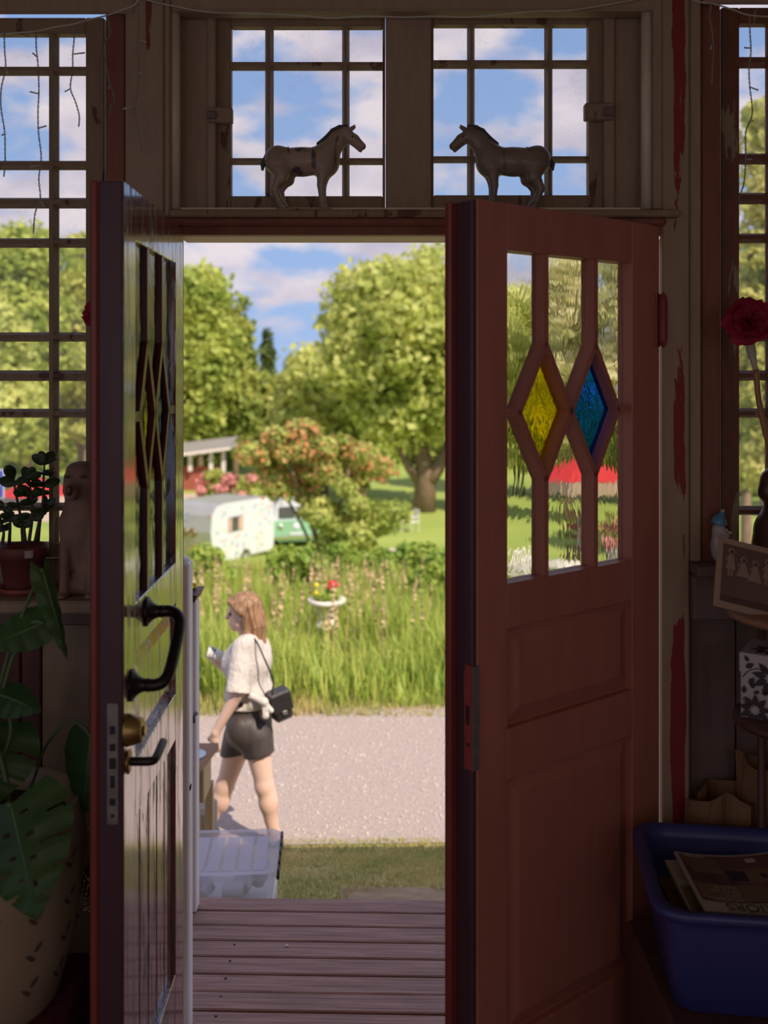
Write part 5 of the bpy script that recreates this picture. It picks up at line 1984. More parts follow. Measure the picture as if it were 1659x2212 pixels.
for s_ in (1, -1):
    e_ = hoff(head, .076, s_ * .030, -.004)
    G().ell(e_, (.010, .010, .008), 12, 8).build('eye', M['dark'], ps, True)
    G().tube([hoff(head, .086, s_ * .016, .016), hoff(head, .082, s_ * .032, .020), hoff(head, .070, s_ * .048, .016)], .0035, 6).build('eyebrow', M['hair'], ps, True)
G().tube([hoff(head, .090, .020, -.067), hoff(head, .096, 0, -.0665), hoff(head, .090, -.020, -.067)], .004, 6).build('mouth', P('lips', (.55, .22, .19), None, .5), ps, True)
for a_ in (anL, anR):
    sh = SDF(.006)
    sh.cap(off(a_, -.025, 0, -.062), off(a_, .02, 0, -.055), .040, .040, .02)
    sh.cap(off(a_, .02, 0, -.060), off(a_, .155, 0, -.070), .041, .034, .02)
    sh.plane(off(a_, 0, 0, -.092), (0, 0, -1))
    sh.plane(off(a_, 0, 0, -.030), (0, 0, 1))
    sdf_obj(sh, 'shoe', M['shoe'], ps)

# cup in her hand
cupc = W(464, 1413, 6.62)
cax = Vector((-.95, -.05, .32)).normalized()
cu = E('paper_cup', cupc, 'white paper cup with dark patterned band in the raised hand', 'cup')
G().lathe([(.001, -.055), (.030, -.055), (.034, -.02), (.036, .0)], cupc, 20, cax, False).build('lower_cup', M['cup'], cu, True)
G().lathe([(.0365, .0), (.040, .030)], cupc, 20, cax, False).build('band', M['cupband'], cu, True)
G().lathe([(.040, .030), (.042, .046), (.044, .048), (.040, .049), (.001, .046)], cupc, 20, cax, False).build('rim', M['cup'], cu, True)
# shoulder bag
bc = W(605, 1522, 6.36)
MB = Matrix.Translation(bc) @ Matrix.Scale(1.12, 4) @ Matrix.Rotation(math.radians(28), 4, 'Z') @ Matrix.Rotation(math.radians(-14), 4, 'Y')
bg_ = E('shoulder_bag', bc, 'small black leather shoulder bag hanging at her hip', 'bag')
G().box(-.055, .055, -.045, .045, -.085, .075, .016).build('bag_body', M['bag'], bg_, False, MB)
G().box(-.060, .060, -.053, -.040, -.03, .080, .010).build('flap', M['bag'], bg_, False, MB)
G().box(-.062, .062, -.05, .05, .070, .085, .007).build('flap_fold', M['bag'], bg_, False, MB)
G().box(-.014, .014, -.058, -.052, -.045, -.020, .003).build('clasp', M['steel'], bg_, False, MB)
st_ = bez([MB @ Vector((-.03, 0, .085)), W(590, 1470, 6.27), W(572, 1425, 6.255), W(555, 1388, 6.30), W(538, 1371, 6.40), W(520, 1378, 6.56), W(512, 1420, 6.66)], 6)
G().tube(st_, .0055, 6).build('strap', M['bag'], bg_, True)

# ================================================================== ADDED FILL LAMPS (unseen, behind the photographer, to brighten the room)
def pendant(x, y, zl, power, label):
    t = E('pendant_lamp', (x, y, zl), label, 'lamp', 'pendant lamps')
    G().lathe([(.02, .16), (.05, .15), (.16, .03), (.18, 0), (.175, 0), (.155, .03), (.045, .145), (.018, .15)], (x, y, zl), 24, cap=False).build('lamp_shade', M['potcream'], t, True)
    G().tube([(x, y, zl + .15), (x, y, CEIL_Z)], .004, 6).build('cord', M['black'], t)
    m, N, L, out = nodes('lit bulb')
    e = N.new('ShaderNodeEmission')
    e.inputs[0].default_value = (1, .72, .45, 1)
    e.inputs[1].default_value = 4
    L.new(e.outputs[0], out.inputs[0])
    G().ell((x, y, zl + .06), (.035, .035, .045), 14, 10).build('bulb', m, t, True)
    ld = bpy.data.lights.new('bulb_light', 'POINT')
    ld.energy = power
    ld.color = (1, .70, .46)
    ld.shadow_soft_size = .09
    lo = bpy.data.objects.new('bulb_light', ld)
    COL.objects.link(lo)
    lo.parent = t
    lo.location = (0, 0, -.06)
    ORG[lo.name] = Vector((x, y, zl - .06))


pendant(.75, -1.3, 2.35, 9, 'cream pendant lamp behind the camera, right one')
pendant(-.9, -1.3, 2.35, 9, 'cream pendant lamp behind the camera, left one')

# ================================================================== HORSES ON THE LEDGE
SH = 1 / 3.456 * 2.845 / F


def horse(px, mir, bodym, label, feet_py):
    """Tang-style horse; coordinates are measured in its side view"""
    d0 = 2.845
    zb = wz(452, 2.755) + .001
    x0 = wx(px, d0)

    def c(x, y, w=0):
        return np.array(((x - 800) * SH * mir + x0, d0 + w * SH, zb + (1553 - y) * SH))
    t = E('horse_figure', (x0, d0, zb), label, 'figurine', 'ceramic horses on the ledge')
    k = 40 * SH
    s = SDF(.0026)
    s.cap(c(640, 1158), c(800, 1165), 104 * SH, 100 * SH, k)
    s.cap(c(800, 1165), c(975, 1155), 100 * SH, 106 * SH, k)
    s.ell(c(618, 1150), (88 * SH, 88 * SH, 100 * SH), None, k)
    s.ell(c(985, 1190), (82 * SH, 86 * SH, 84 * SH), None, k)
    s.cap(c(985, 1110), c(1075, 1000), 92 * SH, 62 * SH, k)
    s.cap(c(1075, 1000), c(1122, 950), 60 * SH, 48 * SH, k)
    s.cap(c(1130, 962), c(1190, 1000), 50 * SH, 42 * SH, 20 * SH)
    s.cap(c(1190, 1000), c(1252, 1048), 42 * SH, 29 * SH, 15 * SH)
    s.cap(c(1195, 1030), c(1240, 1082), 24 * SH, 13 * SH, 8 * SH)
    for w in (-26, 26):
        s.cap(c(1150, 935, w), c(1200, 898, w * 1.15), 17 * SH, 7 * SH, 8 * SH)
        # front legs
        s.cap(c(965, 1225, w * 1.9), c(950, 1345, w * 1.8), 52 * SH, 31 * SH, k)
        s.cap(c(950, 1345, w * 1.8), c(958, 1450, w * 1.8), 31 * SH, 25 * SH, 10 * SH)
        s.cap(c(958, 1450, w * 1.8), c(968, 1495, w * 1.8), 26 * SH, 27 * SH, 10 * SH)
        s.cap(c(965, 1500, w * 1.8), c(985, 1515, w * 1.8), 33 * SH, 26 * SH, 8 * SH)
    # hind legs, one a little ahead of the other
    for (w, dx) in ((-50, 0), (50, 52)):
        s.cap(c(640 + dx * .6, 1200, w), c(660 + dx * .7, 1290, w), 86 * SH, 46 * SH, k)
        s.cap(c(648 + dx * .7, 1285, w), c(603 + dx * .6, 1370, w), 46 * SH, 29 * SH, 14 * SH)
        s.cap(c(603 + dx * .6, 1370, w), c(642 + dx * .2, 1468, w), 30 * SH, 25 * SH, 10 * SH)
        s.cap(c(642 + dx * .2, 1468, w), c(664 + dx * .1, 1495, w), 27 * SH, 28 * SH, 8 * SH)
        s.cap(c(655 + dx * .1, 1503, w), c(680 + dx * .1, 1515, w), 33 * SH, 26 * SH, 8 * SH)
    s.plane(c(800, 1524), (0, 0, -1))
    sdf_obj(s, 'body', bodym, t)
    s = SDF(.0026)
    pts = [(925, 1030), (980, 985), (1030, 930), (1080, 905), (1135, 900)]
    for a, b_ in zip(pts[:-1], pts[1:]):
        s.cap(c(*a), c(*b_), 16 * SH, 16 * SH, 6 * SH)
    sdf_obj(s, 'mane', M['mane'], t)
    s = SDF(.0026)
    s.cap(c(540, 1110), c(512, 1180), 15 * SH, 20 * SH, 8 * SH)
    s.cap(c(512, 1180), c(508, 1222), 20 * SH, 11 * SH, 8 * SH)
    sdf_obj(s, 'tail', M['mane'], t)
    for w in (-44, 44):
        G().ell(c(1180, 985, w), (7 * SH, 5 * SH, 7 * SH), 8, 6).build('eye', M['dark'], t, True)
    # saddle pad ridge
    g = G()
    for th in np.linspace(-.55, .55, 7):
        pass
    G().tube([c(700, 1078, -66), c(700, 1056, 0), c(700, 1078, 66)], 7 * SH, 8).build('saddle_edge', bodym, t, True)
    G().tube([c(900, 1078, -66), c(900, 1056, 0), c(900, 1078, 66)], 7 * SH, 8).build('saddle_edge', bodym, t, True)
    # dark glaze runs on the flank
    for (x, ya, yb, r) in ((828, 1085, 1250, 10), (705, 1075, 1165, 8), (885, 1065, 1160, 8)):
        pts = []
        for q in np.linspace(0, 1, 8):
            y = ya + (yb - ya) * q
            hh = (y - 1162) / 103
            pts.append(c(x + 5 * math.sin(q * 5), y, -103 * math.sqrt(max(0.02, 1 - hh * hh)) + 4))
        if mir > 0:
            G().tube(pts, [r * SH * (1 - .5 * q) for q in np.linspace(0, 1, 8)], 7).build('glaze_run', M['mane'], t, True)
    G().box(min(c(618, 0)[0], c(1036, 0)[0]), max(c(618, 0)[0], c(1036, 0)[0]), d0 - 95 * SH, d0 + 95 * SH, zb, zb + 30 * SH, .002).build('base', bodym, t)
    return t


horse(420 + 800 / 3.456, 1, M['horse_a'], 'speckled ceramic horse facing right on the ledge', 447)
horse(1761 - (420 + 800 / 3.456), -1, M['horse_b'], 'darker ceramic horse facing left on the ledge', 447)

# ================================================================== LEFT SILL
# jade plant
jd = 2.775
jx = wx(50, jd)
jz = sillL
jp = E('potted_jade_plant', (jx, jd, jz), 'jade plant with thick round leaves in a terracotta pot on the left sill', 'plant')
k = .105 / 105 * 1.27
G().lathe([(.055, 0), (.063, .004), (.068, .018), (.064, .018), (.058, .006), (.001, .006)], (jx, jd, jz), 28, cap=False).build('saucer', M['terracotta2'], jp, True)
pot = G().lathe([(.001, .007), (.046, .007), (.048, .010), (.062, .098), (.066, .098), (.069, .128), (.066, .130), (.062, .126), (.058, .110), (.001, .108)], (jx, jd, jz), 32, cap=False).build('pot', M['terracotta'], jp, True)
G().lathe([(.001, .114), (.061, .110)], (jx, jd, jz), 24, cap=False).build('soil', M['soil'], jp, True)
ptg = G()
for a0_, a1_ in ((-.62, -.30),):
    vs = []
    for q in range(7):
        a = a0_ + (a1_ - a0_) * q / 6
        for zq, rr in ((.104, .0670), (.124, .0690)):
            vs.append((jx + (rr + .0008) * math.cos(a - .55), jd + (rr + .0008) * math.sin(a - .55), jz + zq))
    ptg.add(vs, [(2 * q, 2 * q + 2, 2 * q + 3, 2 * q + 1) for q in range(6)])
ptg.build('price_label', M['boxwhite'], pot)
leaf_m = SDF(.0016)
leaf_m.ell((0, 0, .016), (.0115, .0042, .0165), None, .002)
leaf_m.cap((0, 0, 0), (0, 0, .006), .003, .005, .003)
leaf_src = None


def jleaf(p, dirv, sc, roll):
    global leaf_src
    q = Vector((0, 0, 1)).rotation_difference(Vector(dirv).normalized()).to_matrix().to_4x4() @ Matrix.Rotation(roll, 4, 'Z')
    if leaf_src is None:
        V, Fc = leaf_m.mesh()
        me = bpy.data.meshes.new('jade_leaf')
        me.from_pydata(V.tolist(), [], Fc.tolist())
        me.polygons.foreach_set('use_smooth', [True] * len(me.polygons))
        me.materials.append(M['jade'])
        leaf_src = bpy.data.objects.new('leaf', me)
        o = leaf_src
        COL.objects.link(o)
    else:
        o = bpy.data.objects.new('leaf', leaf_src.data)
        COL.objects.link(o)
    o.parent = jp
    o.matrix_local = Matrix.Translation(Vector(p) - ORG[jp.name]) @ q @ Matrix.Scale(sc, 4)


stems = [[(62, 1175), (70, 1110), (66, 1060), (63, 1035)], [(75, 1175), (92, 1090), (94, 1040), (96, 1002)], [(50, 1175), (45, 1120), (33, 1060), (30, 1030)],
         [(20, 1175), (22, 1130), (20, 1108)], [(5, 1175), (8, 1150), (5, 1128)], [(55, 1175), (53, 1150), (50, 1128)], [(82, 1170), (88, 1120), (100, 1090)], [(-25, 1175), (-25, 1110), (-20, 1050)]]
rj = random.Random(4)
for si, st0 in enumerate(stems):
    pts = bez([W(a, b_, jd + rj.uniform(-.02, .02)) for a, b_ in st0], 5)
    G().tube(pts, [.0052 - .0028 * i / (len(pts) - 1) for i in range(len(pts))], 8).build('stem', M['jadestem'], jp, True)
    tip = pts[-1]
    nl = [10, 10, 10, 6, 6, 5, 6, 9][si]
    for q in range(nl):
        f = 1 - (q // 2) * .17
        p = pts[max(0, int((len(pts) - 1) * f))]
        a = q * 2.4 + si
        upk = .75 if q < 2 else .35
        dv = Vector((math.cos(a), math.sin(a) * .8, upk + rj.uniform(-.2, .3)))
        jleaf(p, dv, rj.uniform(.8, 1.2) * (1.2 if si in (0, 1, 2, 7) else .85), rj.uniform(-.6, .6))
jleaf(W(96, 1002, jd), (-.3, -.1, 1), 1.15, .2)
jleaf(W(97, 1000, jd), (1, .1, .35), 1.1, 1.3)
jleaf(W(63, 1035, jd), (.35, -.2, .9), 1.2, .3)
jleaf(W(30, 1030, jd), (-.4, -.2, .9), 1.1, .2)

# carved dog
dd = 2.745
dx0 = wx(176, dd)
dg = E('dog_figure', (dx0, dd, sillL), 'pale carved sitting dog beside the jade plant', 'figurine')
DS = dd / F


def dc(px, py, w=0):
    return np.array((wx(px, dd), dd + w, wz(py, dd)))


s = SDF(.0035)
s.ell(dc(176, 1040), (36 * DS, .042, 40 * DS), None, .02)
s.cap(dc(150, 1030), dc(145, 1058), 11 * DS, 9 * DS, .008)
s.cap(dc(202, 1030), dc(207, 1058), 11 * DS, 9 * DS, .008)
s.ell(dc(176, 1012), (30 * DS, .04, 14 * DS), None, .015)
s.cap(dc(170, 1050, -.03), dc(169, 1060, -.062), 18 * DS, 15 * DS, .012)
s.cap(dc(176, 1075), dc(176, 1130), 34 * DS, 38 * DS, .02)
s.cap(dc(176, 1125), dc(178, 1215, .03), 37 * DS, 44 * DS, .03)
s.cap(dc(148, 1120, -.02), dc(147, 1280, -.035), 13 * DS, 10 * DS, .012)
s.cap(dc(204, 1120, -.02), dc(205, 1280, -.035), 13 * DS, 10 * DS, .012)
s.cap(dc(147, 1281, -.035), dc(147, 1283, -.055), 12 * DS, 10 * DS, .006)
s.cap(dc(205, 1281, -.035), dc(205, 1283, -.055), 12 * DS, 10 * DS, .006)
s.ell(dc(165, 1262, -.0), (22 * DS, .03, 24 * DS), None, .015)
s.ell(dc(195, 1262, -.0), (22 * DS, .03, 24 * DS), None, .015)
s.plane((dx0, dd, sillL + .001), (0, 0, -1))
sdf_obj(s, 'body', M['dogstone'], dg)
G().ell(dc(169, 1052, -.082), (8 * DS, .006, 12 * DS), 10, 8).build('nose', M['statue'], dg, True)
for px in (156, 190):
    G().ell(dc(px, 1026, -.048), (6 * DS, .004, 3.5 * DS), 10, 6).build('eye', M['statue'], dg, True)

# red bloom half hidden by the left leaf
def bloom(c, r, name, label, mat, n=16, stem=None, seed=3, look=(0, -1, .3)):
    t = E(name, c, label, 'flower')
    rg = random.Random(seed)
    Q = Vector((0, 0, 1)).rotation_difference(Vector(look).normalized()).to_matrix()
    for i in range(n):
        a = i * 2.399
        tilt = .15 + 1.45 * (i / n) + rg.uniform(-.15, .15)
        L_ = r * (.58 + .48 * i / n) * rg.uniform(.85, 1.15)
        wv, nn_ = 6, 6
        vs, fs = [], []
        for iu in range(nn_ + 1):
            u = iu / nn_
            for iv in range(wv + 1):
                v = iv / wv * 2 - 1
                wd = L_ * .62 * math.sqrt(max(0.0, math.sin(math.pi * (u * .84 + .08))))
                rad = L_ * u * (1 - .16 * v * v * u)
                el = tilt * (.55 + .45 * u)
                x = rad * math.sin(el)
                z = rad * math.cos(el) * .75 + .12 * L_ * v * v + .13 * L_ * math.sin(v * 8 + i * 1.7) * u * u - .25 * L_ * max(0, u - .6)
                y = wd * v
                p = Vector((x * math.cos(a) - y * math.sin(a), x * math.sin(a) + y * math.cos(a), z - r * .25))
                vs.append(Vector(c) + Q @ p)
        for iu in range(nn_):
            for iv in range(wv):
                a0 = iu * (wv + 1) + iv
                fs.append((a0, a0 + 1, a0 + wv + 2, a0 + wv + 1))
        G().add(vs, fs).build('petal', mat, t, True)
    return t


t = bloom(W(212, 680, 2.70), .052, 'red_flower', 'red cloth flower peeking out behind the left door edge', M['red_petal'], 12, None, 5, (-.3, -1, .2))
G().tube(bez([W(212, 690, 2.70), W(222, 900, 2.72), W(224, 1220, 2.72), W(224, 1284, 2.72)], 6), .004, 8).build('stem', M['stem_orange'], t, True)
t = bloom(W(1620, 694, 2.62), .074, 'red_flower', 'large dark red cloth flower in front of the right window', M['red_petal'], 22, None, 9, (-.15, -1, .25))
G().tube(bez([W(1618, 722, 2.62), W(1624, 765, 2.63), W(1634, 805, 2.63)], 5), [.009 + .003 * math.sin(i * .5) for i in range(11)], 10).build('calyx', M['stem_tape'], t, True)
G().tube(bez([W(1633, 798, 2.63), W(1640, 870, 2.63), W(1660, 960, 2.63), W(1690, 1080, 2.64), W(1712, 1226, 2.66)], 6), .0075, 10).build('stem', M['stem_orange'], t, True)
vs_ = E('vase', W(1712, 1222, 2.73), 'dark vase holding the red cloth flower just outside the picture', 'vase')
G().lathe([(.04, 0), (.05, .03), (.055, .09), (.03, .16), (.022, .19), (.026, .2), (.018, .19), (.02, .15)], (wx(1712, 2.77), 2.79, sillR), 24, cap=False).build('vase_body', M['statue'], vs_, True)

# ================================================================== RIGHT SILL AND STAND
fd = 2.765
fg = E('gnome_figurine', (wx(1552, fd), fd, sillR), 'small white glazed figurine with a blue pointed cap', 'figurine')


def fc(px, py, w=0):
    return np.array((wx(px, fd), fd + w, wz(py, fd)))


FS = fd / F
s = SDF(.002)
s.ell(fc(1549, 1180), (14 * FS, 14 * FS, 32 * FS), None, .01)
s.ell(fc(1554, 1146), (16 * FS, 15 * FS, 20 * FS), None, .008)
s.cap(fc(1560, 1152, -.006), fc(1571, 1168, -.010), 10 * FS, 7 * FS, .008)
s.ell(fc(1574, 1150, -.008), (5 * FS, 5 * FS, 4 * FS), None, .003)
s.plane((0, 0, sillR + .001), (0, 0, -1))
sdf_obj(s, 'body', M['porcelain'], fg)
s = SDF(.002)
s.ell(fc(1552, 1130), (16.5 * FS, 16 * FS, 18 * FS), None, .006)
s.cap(fc(1554, 1120), fc(1560, 1108), 11 * FS, 5 * FS, .006)
s.plane(fc(1552, 1134), (-.35, 0, -1))
sdf_obj(s, 'cap', M['bluecap'], fg)
G().ell(fc(1561, 1104), (4.5 * FS,) * 3, 10, 8).build('bobble', M['porcelain'], fg, True)
G().ell(fc(1566, 1137, -.014), (4 * FS, 2 * FS, 3.5 * FS), 10, 8).build('eye', M['dark'], fg, True)
G().ell(fc(1572, 1160, -.016), (5 * FS, 4 * FS, 2 * FS), 10, 8).build('mouth', M['statue'], fg, True)

sd = 2.79
su = E('carved_statue', (wx(1690, sd), sd, sillR), 'dark carved wooden bust in profile at the right picture edge', 'statue')


def scp(px, py, w=0):
    return np.array((wx(px, sd), sd + w, wz(py, sd)))


SS = sd / F
s = SDF(.0035)
s.cap(scp(1676, 1045), scp(1662, 1062), 32 * SS, 24 * SS, .01)
s.ell(scp(1680, 1040), (36 * SS, .04, 34 * SS), None, .012)
s.cap(scp(1652, 1066), scp(1648, 1066), 10 * SS, 9 * SS, .006)
s.cap(scp(1684, 1070), scp(1686, 1110), 32 * SS, 34 * SS, .012)
s.cap(scp(1690, 1150), scp(1690, 1190), 60 * SS, 62 * SS, .02)
s.cap(scp(1690, 1195), scp(1690, 1230), 60 * SS, 62 * SS, .02)
s.plane((0, 0, sillR + .001), (0, 0, -1))
sdf_obj(s, 'bust', M['statue'], su)
s = SDF(.003)
s.cap(scp(1668, 1022), scp(1690, 1014), 14 * SS, 16 * SS, .01)
sdf_obj(s, 'headband', M['dogstone'], su)

# stand: round top carrying the photo card, lower shelf carrying the floral box
ts = E('plant_stand', (wx(1720, 2.50), 2.50, 0), 'dark wooden tiered stand at the right picture edge', 'stand')
tz = CZ - .600
cxs_, cys_ = wx(1722, 2.50), 2.50
G().lathe([(.001, -.022), (.150, -.022), (.165, -.014), (.165, -.004), (.155, 0), (.001, 0)], (cxs_, cys_, tz), 40, cap=False).build('top_board', M['brownwood'], ts, True)
bz = CZ - .862
G().lathe([(.001, -.02), (.150, -.02), (.155, -.01), (.150, 0), (.001, 0)], (cxs_, cys_, bz), 32, cap=False).build('shelf', M['darkbrown'], ts, True)
for a in (.3, 1.9, 3.6, 5.0):
    x, y = cxs_ + .13 * math.cos(a), cys_ + .13 * math.sin(a)
    if a == 3.6:
        x, y = cxs_ + .02, cys_ + .14
    G().tube([(x, y, 0), (x, y, tz - .02)], .011, 8).build('leg', M['darkbrown'], ts, True)

# photo card leaning on the stand
A, B_ = W(1552, 1175, 2.56), W(1541, 1284, 2.47)
B_.z = tz + .002
kx_ = Vector((1, .03, -.095)).normalized()
kdn = (B_ - A)
hgt_ = kdn.length
kdn.normalize()
kx_ = (kx_ - kdn * kx_.dot(kdn)).normalized()
nrm_ = kx_.cross(kdn).normalized()
if nrm_.y > 0:
    nrm_ = -nrm_
B_.z = tz + .022
A = B_ - kdn * hgt_


def K(u, v, o=0):
    return A + kx_ * u + kdn * v + nrm_ * o


cw, chh = .205, hgt_
cd = E('photo_card', B_, 'tilted old sepia photograph of children in white dresses', 'photograph')


def quadp(name, u0, u1, v0, v1, o0, o1, mat, par):
    vs = [K(u, v, o) for o in (o0, o1) for (u, v) in ((u0, v0), (u1, v0), (u1, v1), (u0, v1))]
    G().add(vs, [(3, 2, 1, 0), (4, 5, 6, 7), (0, 1, 5, 4), (1, 2, 6, 5), (2, 3, 7, 6), (3, 0, 4, 7)]).build(name, mat, par)


quadp('card', 0, cw, 0, chh, -.003, 0, M['sepia_card'], cd)
quadp('print', .014, cw - .014, .015, chh - .017, 0, .0004, M['sepia_bg'], cd)


def flat(name, pts, o, mat, par):
    G().add([K(u, v, o) for u, v in pts] + [K(u, v, o - .0003) for u, v in pts], [tuple(range(len(pts))), tuple(reversed(range(len(pts), 2 * len(pts))))]
            + [(i, i + len(pts), (i + 1) % len(pts) + len(pts), (i + 1) % len(pts)) for i in range(len(pts))]).build(name, mat, par)


def disc(u, v, ru, rv, n=14):
    return [(u + ru * math.cos(2 * math.pi * i / n), v + rv * math.sin(2 * math.pi * i / n)) for i in range(n)]


def child(u, v, h, sit=False):
    flat('printed_bonnet', disc(u, v - h, .0085, .0085), .0008, M['sepia_lt'], cd)
    flat('printed_face', disc(u + .001, v - h + .002, .0050, .0060), .0012, M['sepia_dk'], cd)
    w = .017 if sit else .012
    flat('printed_dress', [(u - .005, v - h + .008), (u + .005, v - h + .008), (u + .009, v - h * .55), (u + w, v - (.001 if sit else h * .27)), (u - w, v - (.001 if sit else h * .27)), (u - .009, v - h * .55)], .0008, M['sepia_lt'], cd)
    flat('printed_sleeve', [(u - .005, v - h + .010), (u - .016, v - h * .62), (u - .012, v - h * .58), (u - .003, v - h * .8)], .0008, M['sepia_lt'], cd)
    if not sit:
        for q in (-.004, .004):
            flat('printed_leg', [(u + q - .002, v - h * .27), (u + q + .002, v - h * .27), (u + q + .002, v), (u + q - .003, v)], .0008, M['sepia_lt'], cd)


child(.036, .098, .066)
child(.068, .094, .046, True)
child(.098, .100, .050, True)
child(.130, .100, .062)
child(.160, .098, .048, True)
flat('printed_floor', [(.015, chh - .034), (cw - .015, chh - .034), (cw - .015, chh - .018), (.015, chh - .018)], .00055, M['sepia_dk'], cd)

# floral gift box on the lower shelf
bxc = W(1600, 1530, 2.50)
bxc.z = bz + .001
e1 = Vector((.86, -.52, 0)).normalized()
e2 = Vector((.52, .86, 0)).normalized()
bh = .160
fb = E('floral_box', bxc, 'black and white floral gift box on the lower shelf of the stand', 'box')


def FB(a, b, c):
    return bxc + e1 * a + e2 * b + Vector((0, 0, c))


G().box(0, .15, 0, .15, 0, bh - .04, .001).build('box_body', M['boxwhite'], fb, False, lambda v: FB(v.x, v.y, v.z))
G().box(-.003, .153, -.003, .153, bh - .048, bh, .0015).build('lid', M['boxwhite'], fb, False, lambda v: FB(v.x, v.y, v.z))


def petal(c, ang_, ln, wd, face, out=.0016, nm='printed_petal'):
    pts = []
    for i in range(10):
        u = i / 9
        pts.append((u, wd * math.sin(math.pi * u ** .8)))
    for i in range(8, 0, -1):
        u = i / 9
        pts.append((u, -wd * math.sin(math.pi * u ** .8)))
    ca, sa = math.cos(ang_), math.sin(ang_)
    q = [(c[0] + ln * (u * ca) - v * ln * sa, c[1] + ln * u * sa + v * ln * ca) for u, v in pts]
    if face == 'f':
        f = lambda p: FB(p[0], -.003 - out + .001, p[1])
    else:
        f = lambda p: FB(p[0], p[1], bh + out - .001)
    q = [(min(max(a, .001), .152), min(max(b_, .002), bh - .001 if face == 'f' else .152)) for a, b_ in q]
    G().add([f(p) for p in q], [tuple(range(len(q)))]).build(nm, M['print_dark'], fb)


def flower(c, r, n, face):
    for i in range(n):
        petal((c[0] + r * .25 * math.cos(6.283 * i / n), c[1] + r * .25 * math.sin(6.283 * i / n)), 6.283 * i / n + .2, r * .8, .24, face)


flower((.034, .022), .038, 9, 'f')
flower((.072, .105), .044, 9, 'f')
flower((.105, .040), .036, 8, 'f')
for (c, a, l) in (((.02, .085), .9, .022), ((.032, .075), 2.0, .02), ((.012, .125), .5, .024), ((.02, .14), 2.2, .018), ((.05, .066), .2, .02), ((.045, .07), 3.6, .016), ((.008, .06), 1.5, .02), ((.115, .13), 1.0, .03), ((.125, .085), .3, .024)):
    petal(c, a, l, .3, 'f', nm='printed_leaf')
flower((.06, .05), .045, 8, 't')
flower((.12, .11), .04, 8, 't')
for stp in ([(.005, .10), (.02, .118), (.04, .126), (.06, .124)], [(.004, .05), (.012, .035), (.03, .03)], [(.05, .075), (.07, .07), (.09, .06)]):
    G().tube([FB(a, -.0042, b_) for a, b_ in stp], .0011, 5).build('printed_tendril', M['print_dark'], fb)

# ================================================================== BLUE CRATE WITH MAGAZINES
lowb = sbox('low_bench', wx(1450, 2.2), wx(1450, 2.2) + .75, 2.16, 2.62, 0, CZ - 1.43, M['darkbrown'], None, .008)
del lowb['kind']
tag(lowb, 'dark low bench under the blue crate', 'bench')
cr_l, cr_f, cr_b = wx(1415, 2.17) + .035, 2.17, 2.62
cxm, cym = cr_l + .30, (cr_f + cr_b) / 2
rim = CZ - 1.19
bot = CZ - 1.43 + .001
crot = Matrix.Translation((cxm, cym, 0)) @ Matrix.Rotation(math.radians(-7), 4, 'Z') @ Matrix.Translation((-cxm, -cym, 0))
crt = E('plastic_crate', (cxm, cym, bot), 'blue plastic crate holding old magazines', 'crate')


def crr(w, h, r, z):
    return [(cxm + a, cym + b_, z) for a, b_ in rrect(w, h, r)]


g = loft([crr(.245, .185, .05, bot), crr(.25, .19, .05, bot + .004), crr(.272, .208, .06, rim - .05), crr(.274, .21, .06, rim - .022), crr(.298, .228, .07, rim - .022), crr(.302, .232, .07, rim - .012), crr(.300, .230, .07, rim - .002),
          crr(.292, .224, .066, rim), crr(.270, .204, .058, rim - .004), crr(.266, .200, .056, rim - .03), crr(.244, .184, .05, bot + .012)])
g.f.append(tuple(reversed(range(nb))))
g.f.append(tuple(range(10 * nb, 11 * nb)))
g.build('crate_body', M['crate'], crt, True, crot)

# magazines: a stack, the top ones tilted up and curling
def mag(name, o, ex, ey, w, h, th, mats, label, curl=.0, grp='magazines in the crate'):
    t = E(name, o, label, 'magazine', grp)
    ex, ey = Vector(ex).normalized(), Vector(ey).normalized()
    ey = (ey - ex * ey.dot(ex)).normalized()
    nz_ = ex.cross(ey)
    if nz_.z < 0:
        nz_ = -nz_

    def Q(u, v, c=0):
        return Vector(o) + ex * (u * w) + ey * (v * h) + nz_ * (c + curl * (2 * u - 1) ** 2)
    n = 14
    def sheet(nm, u0, u1, v0, v1, c0, c1, mat, par):
        vs, fs = [], []
        for i in range(n + 1):
            u = u0 + (u1 - u0) * i / n
            for (v, c) in ((v0, c0), (v1, c0), (v1, c1), (v0, c1)):
                vs.append(Q(u, v, c))
        for i in range(n):
            for q in range(4):
                a, b_ = i * 4 + q, i * 4 + (q + 1) % 4
                fs.append((a, b_, b_ + 4, a + 4))
        fs += [(3, 2, 1, 0), (n * 4, n * 4 + 1, n * 4 + 2, n * 4 + 3)]
        return G().add(vs, fs).build(nm, mat, par)
    sheet('pages', 0, 1, 0, 1, 0, th, mats[0], t)
    return t, Q, sheet, nz_, ex, ey


